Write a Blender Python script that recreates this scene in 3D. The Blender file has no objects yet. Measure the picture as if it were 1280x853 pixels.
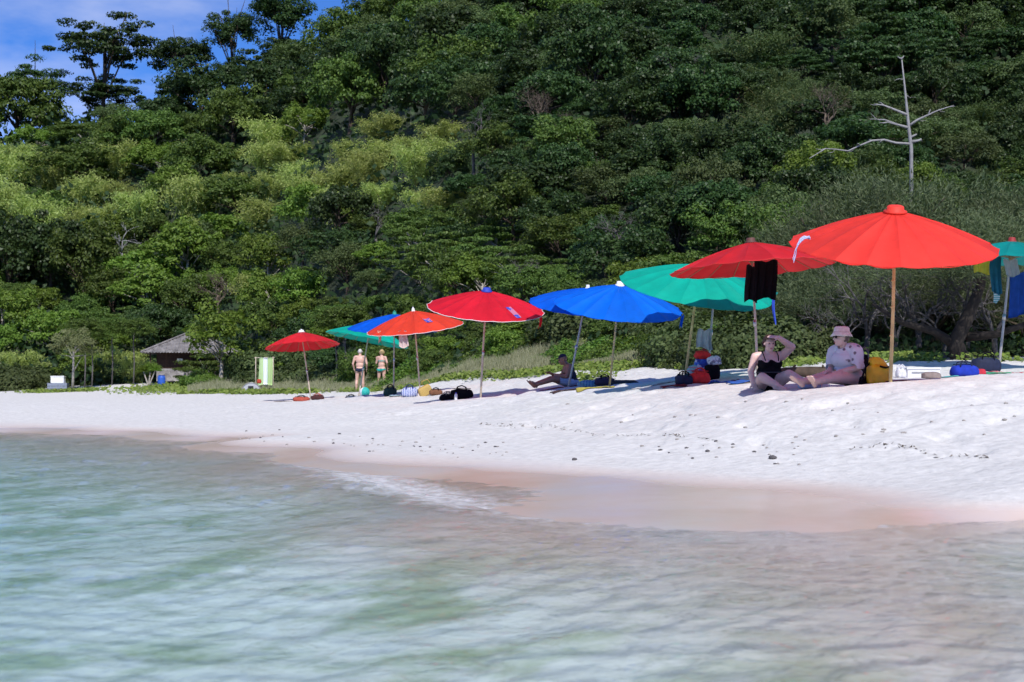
import bpy, bmesh, math, random
import numpy as np
from mathutils import Vector, Matrix, Euler

# ------------------------------------------------------------------ camera, sky, sun, exposure
SC = bpy.context.scene
COL = SC.collection
F = 1778.0                       # focal length in photo pixels (50 mm on a 36 mm sensor)
CAM_H = 1.0                      # eye height over the still water
PITCH = math.atan(51.5 / F)

cam_data = bpy.data.cameras.new('camera')
cam = bpy.data.objects.new('camera', cam_data)
COL.objects.link(cam)
cam.location = (0, 0, CAM_H)
cam.rotation_euler = (math.pi / 2 + PITCH, 0, 0)
cam_data.sensor_width = 36.0
cam_data.lens = 36.0 * F / 1280.0
cam_data.clip_start = 0.1
cam_data.clip_end = 6000
cam_data.dof.use_dof = True
cam_data.dof.focus_distance = 23.0
cam_data.dof.aperture_fstop = 3.6
SC.camera = cam

SUN_EL = math.radians(47)
SUN_AZ = math.radians(12)        # to the right of straight behind the camera
to_sun = Vector((math.sin(SUN_AZ) * math.cos(SUN_EL), -math.cos(SUN_AZ) * math.cos(SUN_EL), math.sin(SUN_EL)))

world = bpy.data.worlds.new('World')
SC.world = world
world.use_nodes = True
wn, wl = world.node_tree.nodes, world.node_tree.links
wn.clear()
w_out = wn.new('ShaderNodeOutputWorld')
w_bg = wn.new('ShaderNodeBackground')
w_sky = wn.new('ShaderNodeTexSky')
w_sky.sky_type = 'NISHITA'
w_sky.sun_disc = False
w_sky.sun_elevation = SUN_EL
w_sky.sun_rotation = math.pi - SUN_AZ
w_sky.air_density = 0.8
w_sky.dust_density = 0.15
w_sky.ozone_density = 5.0
w_geo = wn.new('ShaderNodeTexCoord')
w_map = wn.new('ShaderNodeMapping')
w_map.inputs['Scale'].default_value = (1.0, 1.0, 2.6)
w_map.inputs['Location'].default_value = (0.33, 0.1, 0.42)
w_noi = wn.new('ShaderNodeTexNoise')
w_noi.inputs['Scale'].default_value = 3.2
w_noi.inputs['Detail'].default_value = 7
w_noi.inputs['Roughness'].default_value = 0.55
w_rmp = wn.new('ShaderNodeValToRGB')
w_rmp.color_ramp.elements[0].position = 0.49
w_rmp.color_ramp.elements[0].color = (0, 0, 0, 1)
w_rmp.color_ramp.elements[1].position = 0.74
w_rmp.color_ramp.elements[1].color = (1, 1, 1, 1)
w_mix = wn.new('ShaderNodeMixRGB')
w_mix.inputs['Color2'].default_value = (4.6, 5.0, 6.6, 1)
w_tint = wn.new('ShaderNodeMixRGB')
w_tint.blend_type = 'MULTIPLY'
w_tint.inputs['Fac'].default_value = 1
w_tint.inputs['Color2'].default_value = (0.33, 0.58, 0.98, 1)
wl.new(w_geo.outputs['Generated'], w_map.inputs['Vector'])
wl.new(w_map.outputs['Vector'], w_noi.inputs['Vector'])
wl.new(w_noi.outputs['Fac'], w_rmp.inputs['Fac'])
wl.new(w_rmp.outputs['Color'], w_mix.inputs['Fac'])
wl.new(w_sky.outputs['Color'], w_tint.inputs['Color1'])
wl.new(w_tint.outputs['Color'], w_mix.inputs['Color1'])
wl.new(w_mix.outputs['Color'], w_bg.inputs['Color'])
w_bg.inputs['Strength'].default_value = 0.15
wl.new(w_bg.outputs['Background'], w_out.inputs['Surface'])

sun_data = bpy.data.lights.new('sun', 'SUN')
sun_data.energy = 4.6
sun_data.angle = math.radians(0.5)
sun_data.color = (1.0, 0.97, 0.93)
sun = bpy.data.objects.new('sun', sun_data)
COL.objects.link(sun)
sun.location = (6, -20, 30)
sun.rotation_euler = (-to_sun).to_track_quat('-Z', 'Y').to_euler()

vs = SC.view_settings
vs.view_transform = 'Standard'
vs.look = 'None'
vs.exposure = 0.0
vs.gamma = 1.0
vs.use_curve_mapping = False
SC.render.engine = 'CYCLES'
SC.cycles.use_denoising = True
SC.cycles.max_bounces = 6
SC.cycles.diffuse_bounces = 2
SC.cycles.glossy_bounces = 2
SC.cycles.transmission_bounces = 4
SC.cycles.transparent_max_bounces = 10
SC.cycles.caustics_reflective = False
SC.cycles.caustics_refractive = False
SC.cycles.use_adaptive_sampling = True
SC.cycles.adaptive_threshold = 0.04

R_ = random.Random(11)
NR = np.random.default_rng(7)

# ------------------------------------------------------------------ small helpers
def P(u, y, D):
    """Point that stands D metres off along the view axis at photo pixel (u, y)."""
    rel = (426.5 - y) / F
    c, s = math.cos(PITCH), math.sin(PITCH)
    return Vector(((u - 640) / F * D, D * c - D * rel * s, CAM_H + D * s + D * rel * c))

def prop(o, label=None, cat=None, group=None, kind=None):
    if label: o['label'] = label
    if cat: o['category'] = cat
    if group: o['group'] = group
    if kind: o['kind'] = kind
    return o

def empty(name, loc=(0, 0, 0), rz=0.0, scale=1.0):
    o = bpy.data.objects.new(name, None)
    o.empty_display_size = 0.2
    COL.objects.link(o)
    o.location = loc
    o.rotation_euler = (0, 0, rz)
    o.scale = (scale, scale, scale) if not hasattr(scale, '__len__') else scale
    return o

def link(name, me, parent=None, loc=None, rot=None, scale=None):
    o = bpy.data.objects.new(name, me)
    COL.objects.link(o)
    if parent: o.parent = parent
    if loc is not None: o.location = loc
    if rot is not None: o.rotation_euler = rot
    if scale is not None: o.scale = scale
    return o

def np_mesh(name, V, Fq, mat, smooth=True, attrs=None):
    """Mesh from numpy vertices and equal-sized faces."""
    V = np.asarray(V, dtype=np.float32); Fq = np.asarray(Fq, dtype=np.int32)
    me = bpy.data.meshes.new(name)
    n, k = Fq.shape
    me.vertices.add(len(V)); me.vertices.foreach_set('co', V.ravel())
    me.loops.add(n * k); me.loops.foreach_set('vertex_index', Fq.ravel())
    me.polygons.add(n)
    me.polygons.foreach_set('loop_start', np.arange(0, n * k, k, dtype=np.int32))
    me.polygons.foreach_set('loop_total', np.full(n, k, dtype=np.int32))
    me.polygons.foreach_set('use_smooth', np.full(n, smooth, dtype=bool))
    if attrs:
        for an, (dom, arr) in attrs.items():
            a = me.attributes.new(an, 'FLOAT', dom)
            a.data.foreach_set('value', np.asarray(arr, dtype=np.float32).ravel())
    me.update(calc_edges=True)
    if mat: me.materials.append(mat)
    return me

class MB:
    """Collects shapes of ONE piece; mesh() turns them into one mesh."""
    def __init__(self): self.v = []; self.f = []
    def add(self, vs_, fs_):
        b = len(self.v); self.v.extend([tuple(p) for p in vs_])
        self.f.extend([tuple(i + b for i in f) for f in fs_])
    def box(self, c, s, rz=0.0):
        cx, cy, cz = c; hx, hy, hz = s[0] / 2, s[1] / 2, s[2] / 2
        co, si = math.cos(rz), math.sin(rz)
        vs_ = []
        for dz in (-hz, hz):
            for dx, dy in ((-hx, -hy), (hx, -hy), (hx, hy), (-hx, hy)):
                vs_.append((cx + dx * co - dy * si, cy + dx * si + dy * co, cz + dz))
        self.add(vs_, [(3, 2, 1, 0), (4, 5, 6, 7), (0, 1, 5, 4), (1, 2, 6, 5), (2, 3, 7, 6), (3, 0, 4, 7)])
    def tube(self, pts, rad, n=8, cap=True):
        pts = [Vector(p) for p in pts]
        if not hasattr(rad, '__len__'): rad = [rad] * len(pts)
        rings = []; prev = None
        for i, p in enumerate(pts):
            if i == 0: d = pts[1] - p
            elif i == len(pts) - 1: d = p - pts[i - 1]
            else: d = pts[i + 1] - pts[i - 1]
            d = d.normalized() if d.length > 1e-9 else Vector((0, 0, 1))
            if prev is None:
                a = d.orthogonal().normalized()
            else:
                a = prev - d * prev.dot(d)
                a = a.normalized() if a.length > 1e-6 else d.orthogonal().normalized()
            prev = a
            b = d.cross(a)
            rings.append([p + (a * math.cos(2 * math.pi * k / n) + b * math.sin(2 * math.pi * k / n)) * rad[i] for k in range(n)])
        base = []
        for r in rings: base.extend(r)
        fs_ = []
        for i in range(len(pts) - 1):
            for k in range(n):
                a0 = i * n + k; a1 = i * n + (k + 1) % n
                fs_.append((a0, a1, a1 + n, a0 + n))
        if cap:
            fs_.append(tuple(range(n - 1, -1, -1)))
            fs_.append(tuple(range((len(pts) - 1) * n, len(pts) * n)))
        self.add(base, fs_)
    def lathe(self, prof, n=16, c=(0, 0, 0)):
        vs_ = []; fs_ = []
        for r, z in prof:
            for k in range(n):
                a = 2 * math.pi * k / n
                vs_.append((c[0] + r * math.cos(a), c[1] + r * math.sin(a), c[2] + z))
        for i in range(len(prof) - 1):
            for k in range(n):
                a0 = i * n + k; a1 = i * n + (k + 1) % n
                fs_.append((a0, a1, a1 + n, a0 + n))
        fs_.append(tuple(range(n - 1, -1, -1))); fs_.append(tuple(range((len(prof) - 1) * n, len(prof) * n)))
        self.add(vs_, fs_)
    def ball(self, c, r, seg=14, rings=9, m=None):
        rx, ry, rz = (r, r, r) if not hasattr(r, '__len__') else r
        vs_ = []; fs_ = []
        for i in range(rings + 1):
            th = math.pi * i / rings
            th = min(max(th, 0.02), math.pi - 0.02)
            for k in range(seg):
                a = 2 * math.pi * k / seg
                q = Vector((rx * math.sin(th) * math.cos(a), ry * math.sin(th) * math.sin(a), rz * math.cos(th)))
                if m is not None: q = m @ q
                vs_.append(Vector(c) + q)
        for i in range(rings):
            for k in range(seg):
                a0 = i * seg + k; a1 = i * seg + (k + 1) % seg
                fs_.append((a0, a0 + seg, a1 + seg, a1))
        fs_.append(tuple(range(seg))); fs_.append(tuple(range((rings + 1) * seg - 1, rings * seg - 1, -1)))
        self.add(vs_, fs_)
    def cone(self, p1, r1, p2, r2, n=12):
        """Closed tapered capsule."""
        p1 = Vector(p1); p2 = Vector(p2)
        d = (p2 - p1); L = d.length; d = d / L if L > 1e-9 else Vector((0, 0, 1))
        pts = []; rad = []
        for t in (-0.98, -0.8, -0.45): pts.append(p1 + d * r1 * t); rad.append(r1 * math.sqrt(1 - t * t))
        for t in (0, 0.33, 0.67, 1): pts.append(p1.lerp(p2, t)); rad.append(r1 + (r2 - r1) * t)
        for t in (0.45, 0.8, 0.98): pts.append(p2 + d * r2 * t); rad.append(r2 * math.sqrt(1 - t * t))
        self.tube(pts, rad, n)
    def mesh(self, name, mat=None, smooth=False):
        me = bpy.data.meshes.new(name)
        me.from_pydata(self.v, [], self.f)
        if smooth: me.polygons.foreach_set('use_smooth', [True] * len(me.polygons))
        me.update()
        if mat: me.materials.append(mat)
        return me
    def build(self, name, mat=None, parent=None, smooth=False, loc=None, rot=None):
        return link(name, self.mesh(name, mat, smooth), parent, loc, rot)

def _h(ix, iy, s):
    n = (ix.astype(np.int64) * 374761393 + iy.astype(np.int64) * 668265263 + s * 982451653) & 0x7fffffff
    n = ((n ^ (n >> 13)) * 1274126177) & 0x7fffffff
    return ((n ^ (n >> 16)) & 0xffff) / 65535.0

def vnoise(x, y, s=0):
    x = np.asarray(x, float); y = np.asarray(y, float)
    ix = np.floor(x); iy = np.floor(y); fx = x - ix; fy = y - iy
    fx = fx * fx * (3 - 2 * fx); fy = fy * fy * (3 - 2 * fy)
    ix = ix.astype(np.int64); iy = iy.astype(np.int64)
    a = _h(ix, iy, s); b = _h(ix + 1, iy, s); c = _h(ix, iy + 1, s); d = _h(ix + 1, iy + 1, s)
    return (a * (1 - fx) + b * fx) * (1 - fy) + (c * (1 - fx) + d * fx) * fy

def fbm(x, y, o=4, s=0):
    t = 0; a = 0.5; f = 1.0
    for k in range(o):
        t = t + a * (vnoise(np.asarray(x) * f + 17.3 * k, np.asarray(y) * f - 9.1 * k, s + k) - 0.5); a *= 0.5; f *= 2.03
    return t

# ------------------------------------------------------------------ materials
class NT:
    def __init__(self, name):
        self.m = bpy.data.materials.new(name); self.m.use_nodes = True
        self.n = self.m.node_tree.nodes; self.l = self.m.node_tree.links
        self.n.clear(); self.out = self.n.new('ShaderNodeOutputMaterial')
    def new(self, t, **kw):
        o = self.n.new(t)
        for k, v in kw.items():
            if k in o.inputs.keys(): o.inputs[k].default_value = v
            else: setattr(o, k, v)
        return o
    def to(self, a, b): self.l.new(a, b)
    def ramp(self, fac, stops):
        r = self.n.new('ShaderNodeValToRGB'); e = r.color_ramp.elements
        while len(e) < len(stops): e.new(0.5)
        for i, (p, c) in enumerate(stops):
            e[i].position = p; e[i].color = (*c, 1) if len(c) == 3 else c
        self.l.new(fac, r.inputs['Fac']); return r
    def mix(self, fac, a, b, mode='MIX'):
        r = self.n.new('ShaderNodeMixRGB'); r.blend_type = mode
        for s, v in (('Fac', fac), ('Color1', a), ('Color2', b)):
            if hasattr(v, 'links'): self.l.new(v, r.inputs[s])
            elif hasattr(v, '__len__'): r.inputs[s].default_value = (*v, 1) if len(v) == 3 else v
            else: r.inputs[s].default_value = v
        return r.outputs['Color']
    def math(self, op, a, b=None, clamp=False):
        r = self.n.new('ShaderNodeMath'); r.operation = op; r.use_clamp = clamp
        for i, v in enumerate((a, b)):
            if v is None: continue
            if hasattr(v, 'links'): self.l.new(v, r.inputs[i])
            else: r.inputs[i].default_value = v
        return r.outputs[0]
    def noise(self, scale, detail=4, rough=0.5, coord='Object', vec=None):
        if vec is None:
            vec = self.n.new('ShaderNodeTexCoord').outputs[coord]
        r = self.n.new('ShaderNodeTexNoise')
        r.inputs['Scale'].default_value = scale; r.inputs['Detail'].default_value = detail; r.inputs['Roughness'].default_value = rough
        self.l.new(vec, r.inputs['Vector']); return r.outputs['Fac']

def sc3(c, k): return tuple(min(1, x * k) for x in c)

def plain(name, col, rough=0.6, var=0.15, scale=20.0, bump=0.0, bscale=60.0, metal=0.0, transl=0.0, spec=0.3):
    t = NT(name)
    p = t.new('ShaderNodeBsdfPrincipled', Roughness=rough, Metallic=metal)
    p.inputs['Specular IOR Level'].default_value = spec
    f = t.noise(scale)
    r = t.ramp(f, [(0.3, sc3(col, 1 - var)), (0.7, sc3(col, 1 + var))])
    t.to(r.outputs['Color'], p.inputs['Base Color'])
    if bump > 0:
        b = t.new('ShaderNodeBump', Strength=bump, Distance=0.02)
        t.to(t.noise(bscale, 5), b.inputs['Height']); t.to(b.outputs['Normal'], p.inputs['Normal'])
    sh = p.outputs['BSDF']
    if transl > 0:
        tr = t.new('ShaderNodeBsdfTranslucent'); t.to(r.outputs['Color'], tr.inputs['Color'])
        mx = t.new('ShaderNodeMixShader', Fac=transl)
        t.to(sh, mx.inputs[1]); t.to(tr.outputs['BSDF'], mx.inputs[2]); sh = mx.outputs['Shader']
    t.to(sh, t.out.inputs['Surface'])
    return t.m

def striped(name, cols, axis='X', freq=8.0, rough=0.8, pattern='wave', transl=0.0):
    """Woven cloth with printed stripes or blotches."""
    t = NT(name)
    p = t.new('ShaderNodeBsdfPrincipled', Roughness=rough)
    tc = t.new('ShaderNodeTexCoord')
    if pattern == 'wave':
        w = t.new('ShaderNodeTexWave', Scale=freq, Distortion=0.6); w.bands_direction = axis
        t.to(tc.outputs['Object'], w.inputs['Vector']); f = w.outputs['Fac']
    else:
        w = t.new('ShaderNodeTexVoronoi', Scale=freq); t.to(tc.outputs['Object'], w.inputs['Vector'])
        s = t.new('ShaderNodeSeparateColor'); t.to(w.outputs['Color'], s.inputs[0]); f = s.outputs[0]
    n = len(cols)
    r = t.ramp(f, [(i / n, c) for i, c in enumerate(cols)])
    r.color_ramp.interpolation = 'CONSTANT'
    t.to(r.outputs['Color'], p.inputs['Base Color'])
    sh = p.outputs['BSDF']
    if transl:
        tr = t.new('ShaderNodeBsdfTranslucent'); t.to(r.outputs['Color'], tr.inputs['Color'])
        mx = t.new('ShaderNodeMixShader', Fac=transl); t.to(sh, mx.inputs[1]); t.to(tr.outputs[0], mx.inputs[2]); sh = mx.outputs[0]
    t.to(sh, t.out.inputs['Surface'])
    return t.m

def leafmat(name, col, col2, transl=0.3, rough=0.5, hv=0.25):
    """Leaves: per-leaf tone from the 'shade' attribute, per-plant tone from the object."""
    t = NT(name)
    at = t.new('ShaderNodeAttribute'); at.attribute_name = 'shade'
    oi = t.new('ShaderNodeObjectInfo')
    c = t.mix(at.outputs['Fac'], col, col2)
    hs = t.new('ShaderNodeHueSaturation', Saturation=1.0)
    t.to(c, hs.inputs['Color'])
    t.to(t.math('ADD', t.math('MULTIPLY', oi.outputs['Random'], 0.03), 0.487), hs.inputs['Hue'])
    t.to(t.math('ADD', t.math('MULTIPLY', oi.outputs['Random'], 2 * hv), 1 - hv), hs.inputs['Value'])
    p = t.new('ShaderNodeBsdfPrincipled', Roughness=rough)
    p.inputs['Specular IOR Level'].default_value = 0.25
    t.to(hs.outputs['Color'], p.inputs['Base Color'])
    tr = t.new('ShaderNodeBsdfTranslucent')
    t.to(t.mix(1.0, hs.outputs['Color'], (1.0, 1.15, 0.55), 'MULTIPLY'), tr.inputs['Color'])
    mx = t.new('ShaderNodeMixShader', Fac=transl)
    t.to(p.outputs['BSDF'], mx.inputs[1]); t.to(tr.outputs['BSDF'], mx.inputs[2])
    t.to(mx.outputs['Shader'], t.out.inputs['Surface'])
    return t.m

# ------------------------------------------------------------------ terrain
def Dw(y, z=0.0): return (CAM_H - z) * F / (y - 478.0)
anch = []
def A(u, y, D): anch.append(tuple(P(u, y, D)))
def AW(u, y, z): anch.append(tuple(P(u, y, Dw(y, z))))
# edge of the dry sand / swash line
for u, y, z in ((480, 573, 0.10), (620, 579, 0.10), (780, 590, 0.10), (900, 599, 0.10), (1040, 606, 0.10), (1150, 622, 0.10), (1220, 629, 0.11), (1280, 629, 0.12), (1450, 631, 0.12)): AW(u, y, z)
for u, y, D in ((-250, 530, 29.8), (0, 534, 29.0), (130, 536.5, 27.7), (260, 543.2, 24.8), (330, 555, 21.0)): A(u, y, D)
# still-water line and the bed below it
for u, y, z in ((-250, 537, 0.0), (0, 541, 0.0), (130, 544, 0.0), (260, 552, 0.0), (330, 567, 0.0), (420, 596, -0.01), (560, 648, -0.01), (700, 656, 0.0), (900, 664, 0.0), (1080, 664, 0.0), (1180, 656, 0.0), (1280, 651, 0.0), (1450, 654, 0.0),
                (0, 560, -0.10), (150, 575, -0.10), (0, 620, -0.26), (300, 650, -0.22), (560, 720, -0.17), (800, 740, -0.13), (1050, 760, -0.09), (1280, 770, -0.07),
                (-250, 620, -0.30), (0, 760, -0.40), (300, 800, -0.36), (640, 853, -0.27), (950, 853, -0.18), (1280, 853, -0.11), (1500, 853, -0.1), (-200, 853, -0.45)): AW(u, y, z)
# upper beach
for u, y, D in ((1113, 479, 18.1), (1250, 463, 24.8), (1280, 470, 20), (1400, 466, 20), (960, 487, 20.5), (1040, 486, 19), (942, 476, 22.6), (853, 479, 23.9), (884, 471, 25.5),
                (760, 483, 29), (707, 486, 29.6), (600, 497, 31.5), (526, 493, 38.3), (492, 493, 39.5), (446, 502, 44), (390, 500, 49), (450, 490, 56), (477, 488, 57),
                (250, 492, 70), (560, 474, 45), (700, 466, 38), (860, 460, 33), (1000, 457, 28), (1120, 452, 27), (1280, 452, 30), (220, 480, 95), (0, 491, 92), (90, 489, 90), (-200, 492, 92),
                (1200, 540, 14.2), (1000, 540, 15.4), (760, 535, 19.5), (560, 530, 25), (330, 522, 30), (120, 521, 33), (0, 520, 33), (-220, 517, 33),
                (0, 503, 50), (-200, 502, 50), (150, 503, 50), (0, 496, 72), (160, 497, 72), (320, 503, 45),
                (0, 529, 30.5), (-200, 525, 31.5), (130, 531, 29.2), (260, 537, 26.2), (330, 547, 22.6), (480, 560, 18.6), (620, 566, 17.2), (960, 489, 18.9), (1000, 488, 18.2), (1040, 487.5, 17.6), (1090, 482, 17.2), (900, 489, 21), (990, 484, 20.7), (1060, 482, 20.6), (1113, 478, 19.6), (1180, 473, 19.5), (930, 482, 23.2), (850, 478, 26), (800, 481, 27), (750, 482, 31), (690, 485, 32), (590, 495, 33.8),
                (515, 491.5, 41), (480, 491.5, 42.2), (436, 500, 46.5), (380, 498.5, 51.5)): A(u, y, D)
AN = np.array(anch)
def _tps(r2): return 0.5 * r2 * np.log(r2 + 1e-9)
_n = len(AN)
_K = _tps(((AN[:, None, :2] - AN[None, :, :2]) ** 2).sum(-1)) + np.eye(_n) * 0.06
_Pm = np.c_[np.ones(_n), AN[:, :2]]
_M = np.block([[_K, _Pm], [_Pm.T, np.zeros((3, 3))]])
_w = np.linalg.solve(_M, np.r_[AN[:, 2], 0, 0, 0])

FU = [-300, 0, 180, 300, 420, 560, 700, 860, 1000, 1120, 1280, 1600]
FD = [112, 101, 99, 90, 68, 50, 42.5, 36, 30.5, 29.5, 32, 33]
RU = [-300, 0, 200, 300, 400, 450, 520, 600, 800, 1280]
RZ = [33, 35, 38.5, 42.5, 45, 48, 50, 58, 76, 92]

def ground(X, Y, detail=True):
    X = np.atleast_1d(np.asarray(X, float)); Y = np.atleast_1d(np.asarray(Y, float))
    Yc = np.maximum(Y, 2.5)
    u = np.clip(640 + F * X / Yc, -260, 1520)
    D0 = np.interp(u, FU, FD)
    Dc = np.minimum(Yc, D0)
    Xc = (u - 640) / F * Dc
    Z = np.empty_like(X)
    for i in range(0, len(X), 20000):
        xs, ys = Xc[i:i + 20000], Dc[i:i + 20000]
        r2 = (xs[:, None] - AN[None, :, 0]) ** 2 + (ys[:, None] - AN[None, :, 1]) ** 2
        Z[i:i + 20000] = _tps(r2) @ _w[:_n] + _w[_n] + _w[_n + 1] * xs + _w[_n + 2] * ys
    Z = np.clip(Z, -1.3, 3.0)
    d = Y - D0
    dp = np.maximum(d, 0)
    slope = np.interp(u, [0, 500, 900, 1280], [0.43, 0.43, 0.42, 0.40])
    h = slope * (np.sqrt(dp * dp + 49) - 7)
    zr = np.interp(u, RU, RZ)
    k = 7.0
    hm = -k * np.log(np.exp(-np.minimum(h, 400) / k) + np.exp(-zr / k)) + k * np.log(1 + np.exp(-zr / k))
    hm = hm + np.clip(dp / 30, 0, 1) * fbm(X / 22, Y / 22, 3, 5) * 7
    Z = Z + np.where(d > 0, hm, 0)
    if detail:
        wet = np.clip((Z - 0.12) / 0.35, 0, 1)
        lump = fbm(X / 0.42, Y / 0.42, 3, 21) * 0.085 + fbm(X / 1.7, Y / 1.7, 2, 31) * 0.10
        pit = np.clip(vnoise(X / 0.33, Y / 0.33, 41) - 0.60, 0, 1) * -0.17
        Z = Z + np.where(d < 4, wet * (lump + pit), 0)
        Z = Z + (1 - wet) * fbm(X / 1.6, Y / 1.6, 2, 51) * 0.02
    return Z

def gz(x, y, detail=True): return float(ground([x], [y], detail)[0])
def foot(u): return float(np.interp(u, FU, FD))

# sand
def make_sand():
    t = NT('sand')
    p = t.new('ShaderNodeBsdfPrincipled')
    p.inputs['Specular IOR Level'].default_value = 0.2
    geo = t.new('ShaderNodeNewGeometry')
    sep = t.new('ShaderNodeSeparateXYZ'); t.to(geo.outputs['Position'], sep.inputs[0])
    n1 = t.noise(0.6, 5, 0.55, vec=geo.outputs['Position'])
    n2 = t.noise(9.0, 5, 0.6, vec=geo.outputs['Position'])
    n3 = t.noise(160.0, 3, 0.6, vec=geo.outputs['Position'])
    dry = t.ramp(n2, [(0.25, (0.55, 0.53, 0.495)), (0.75, (0.77, 0.745, 0.70))]).outputs['Color']
    dry = t.mix(0.12, dry, t.ramp(n3, [(0.35, (0.45, 0.42, 0.42)), (0.65, (1, 1, 1))]).outputs['Color'], 'MULTIPLY')
    # coral grit and weed caught in the trodden sand
    v = t.new('ShaderNodeTexVoronoi', Scale=5.5); v.feature = 'F1'; t.to(geo.outputs['Position'], v.inputs['Vector'])
    sp = t.ramp(v.outputs['Distance'], [(0.02, (1, 1, 1)), (0.10, (0, 0, 0))]).outputs['Color']
    sel = t.new('ShaderNodeSeparateColor'); t.to(v.outputs['Color'], sel.inputs[0])
    sp = t.math('MULTIPLY', sp, t.math('GREATER_THAN', sel.outputs[0], 0.72))
    dry = t.mix(t.math('MULTIPLY', sp, 0.55), dry, (0.32, 0.28, 0.24))
    wetc = t.ramp(n1, [(0.3, (0.57, 0.42, 0.33)), (0.5, (0.64, 0.50, 0.42)), (0.72, (0.60, 0.54, 0.52))]).outputs['Color']
    # wet where the swash last reached (height plus an uneven margin)
    zz = t.math('ADD', sep.outputs['Z'], t.math('MULTIPLY', t.math('SUBTRACT', n1, 0.5), -0.05))
    wet = t.ramp(t.math('MULTIPLY', zz, 5.0), [(0.30, (1, 1, 1)), (0.66, (0, 0, 0))]).outputs['Color']
    damp = t.ramp(t.math('MULTIPLY', zz, 5.0), [(0.6, (1, 1, 1)), (1.0, (0, 0, 0))]).outputs['Color']
    # under deeper water the bed is pale again
    deep = t.ramp(t.math('MULTIPLY', sep.outputs['Z'], -4.0), [(0.15, (0, 0, 0)), (0.9, (1, 1, 1))]).outputs['Color']
    bed = t.ramp(t.noise(1.3, 4, 0.6, vec=geo.outputs['Position']), [(0.38, (0.40, 0.46, 0.28)), (0.54, (0.80, 0.79, 0.72))]).outputs['Color']
    c = t.mix(wet, t.mix(t.math('MULTIPLY', damp, 0.22), dry, (0.6, 0.54, 0.5)), wetc)
    c = t.mix(deep, c, bed)
    t.to(c, p.inputs['Base Color'])
    rr = t.ramp(wet, [(0, (0.9, 0.9, 0.9)), (1, (0.22, 0.22, 0.22))]).outputs['Color']
    t.to(rr, p.inputs['Roughness'])
    sl = t.ramp(wet, [(0, (0.1,) * 3), (1, (0.5,) * 3)]).outputs['Color']
    t.to(sl, p.inputs['Specular IOR Level'])
    b = t.new('ShaderNodeBump', Distance=0.05)
    t.to(t.math('ADD', t.math('MULTIPLY', n2, 0.6), t.math('MULTIPLY', n3, 0.08)), b.inputs['Height'])
    t.to(t.ramp(wet, [(0, (0.8,) * 3), (1, (0.06,) * 3)]).outputs['Color'], b.inputs['Strength'])
    t.to(b.outputs['Normal'], p.inputs['Normal'])
    t.to(p.outputs['BSDF'], t.out.inputs['Surface'])
    return t.m
M_SAND = make_sand()

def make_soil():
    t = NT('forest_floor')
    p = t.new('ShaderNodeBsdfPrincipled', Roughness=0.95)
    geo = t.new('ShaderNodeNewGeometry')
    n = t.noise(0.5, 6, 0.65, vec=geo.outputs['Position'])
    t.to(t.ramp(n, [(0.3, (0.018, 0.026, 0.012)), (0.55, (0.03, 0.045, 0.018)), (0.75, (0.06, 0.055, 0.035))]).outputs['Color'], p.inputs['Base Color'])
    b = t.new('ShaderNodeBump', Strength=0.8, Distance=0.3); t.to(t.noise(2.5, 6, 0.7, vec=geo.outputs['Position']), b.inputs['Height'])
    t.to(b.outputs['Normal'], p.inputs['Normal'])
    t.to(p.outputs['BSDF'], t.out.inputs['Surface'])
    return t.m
M_SOIL = make_soil()

def polar(angles, radii):
    a = np.asarray(angles); r = np.asarray(radii)
    X = np.sin(a)[None, :] * r[:, None]; Y = np.cos(a)[None, :] * r[:, None]
    m, n = len(r), len(a)
    idx = np.arange(m * n).reshape(m, n)
    Fq = np.stack([idx[:-1, :-1], idx[:-1, 1:], idx[1:, 1:], idx[1:, :-1]], -1).reshape(-1, 4)
    return X.ravel(), Y.ravel(), Fq

ang = np.concatenate([np.linspace(-80, -27, 60)[:-1], np.linspace(-27, 27, 430), np.linspace(27, 80, 60)[1:]]) * math.pi / 180
rad = np.concatenate([np.geomspace(2.0, 9, 50)[:-1], np.geomspace(9, 34, 250)[:-1], np.geomspace(34, 110, 130)[:-1], np.geomspace(110, 420, 60)])
gx, gy, gf = polar(ang, rad)
gzv = ground(gx, gy)
gV = np.c_[gx, gy, gzv]
cu = np.clip(640 + F * gx / np.maximum(gy, 2.5), -260, 1520)
hillv = (gy - np.interp(cu, FU, FD)) > 1.0
hf = hillv[gf].all(1)
def sub_mesh(name, sel, mat):
    fs_ = gf[sel]
    used, inv = np.unique(fs_, return_inverse=True)
    return np_mesh(name, gV[used], inv.reshape(-1, 4), mat, True)
prop(link('beach_sand', sub_mesh('beach_sand', ~hf, M_SAND)), 'white trodden sand sloping down into the shallows', kind='structure')
prop(link('hillside', sub_mesh('hillside', hf, M_SOIL)), 'steep forested hillside rising behind the beach', kind='structure')
# the island's far ground sheet, under everything
mb = MB(); mb.add([(-3000, 150, -1.5), (3000, 150, -1.5), (3000, 4000, -1.5), (-3000, 4000, -1.5)], [(0, 1, 2, 3)])
prop(mb.build('seabed', M_SAND), 'sandy sea floor reaching out to the horizon', kind='structure')

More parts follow.
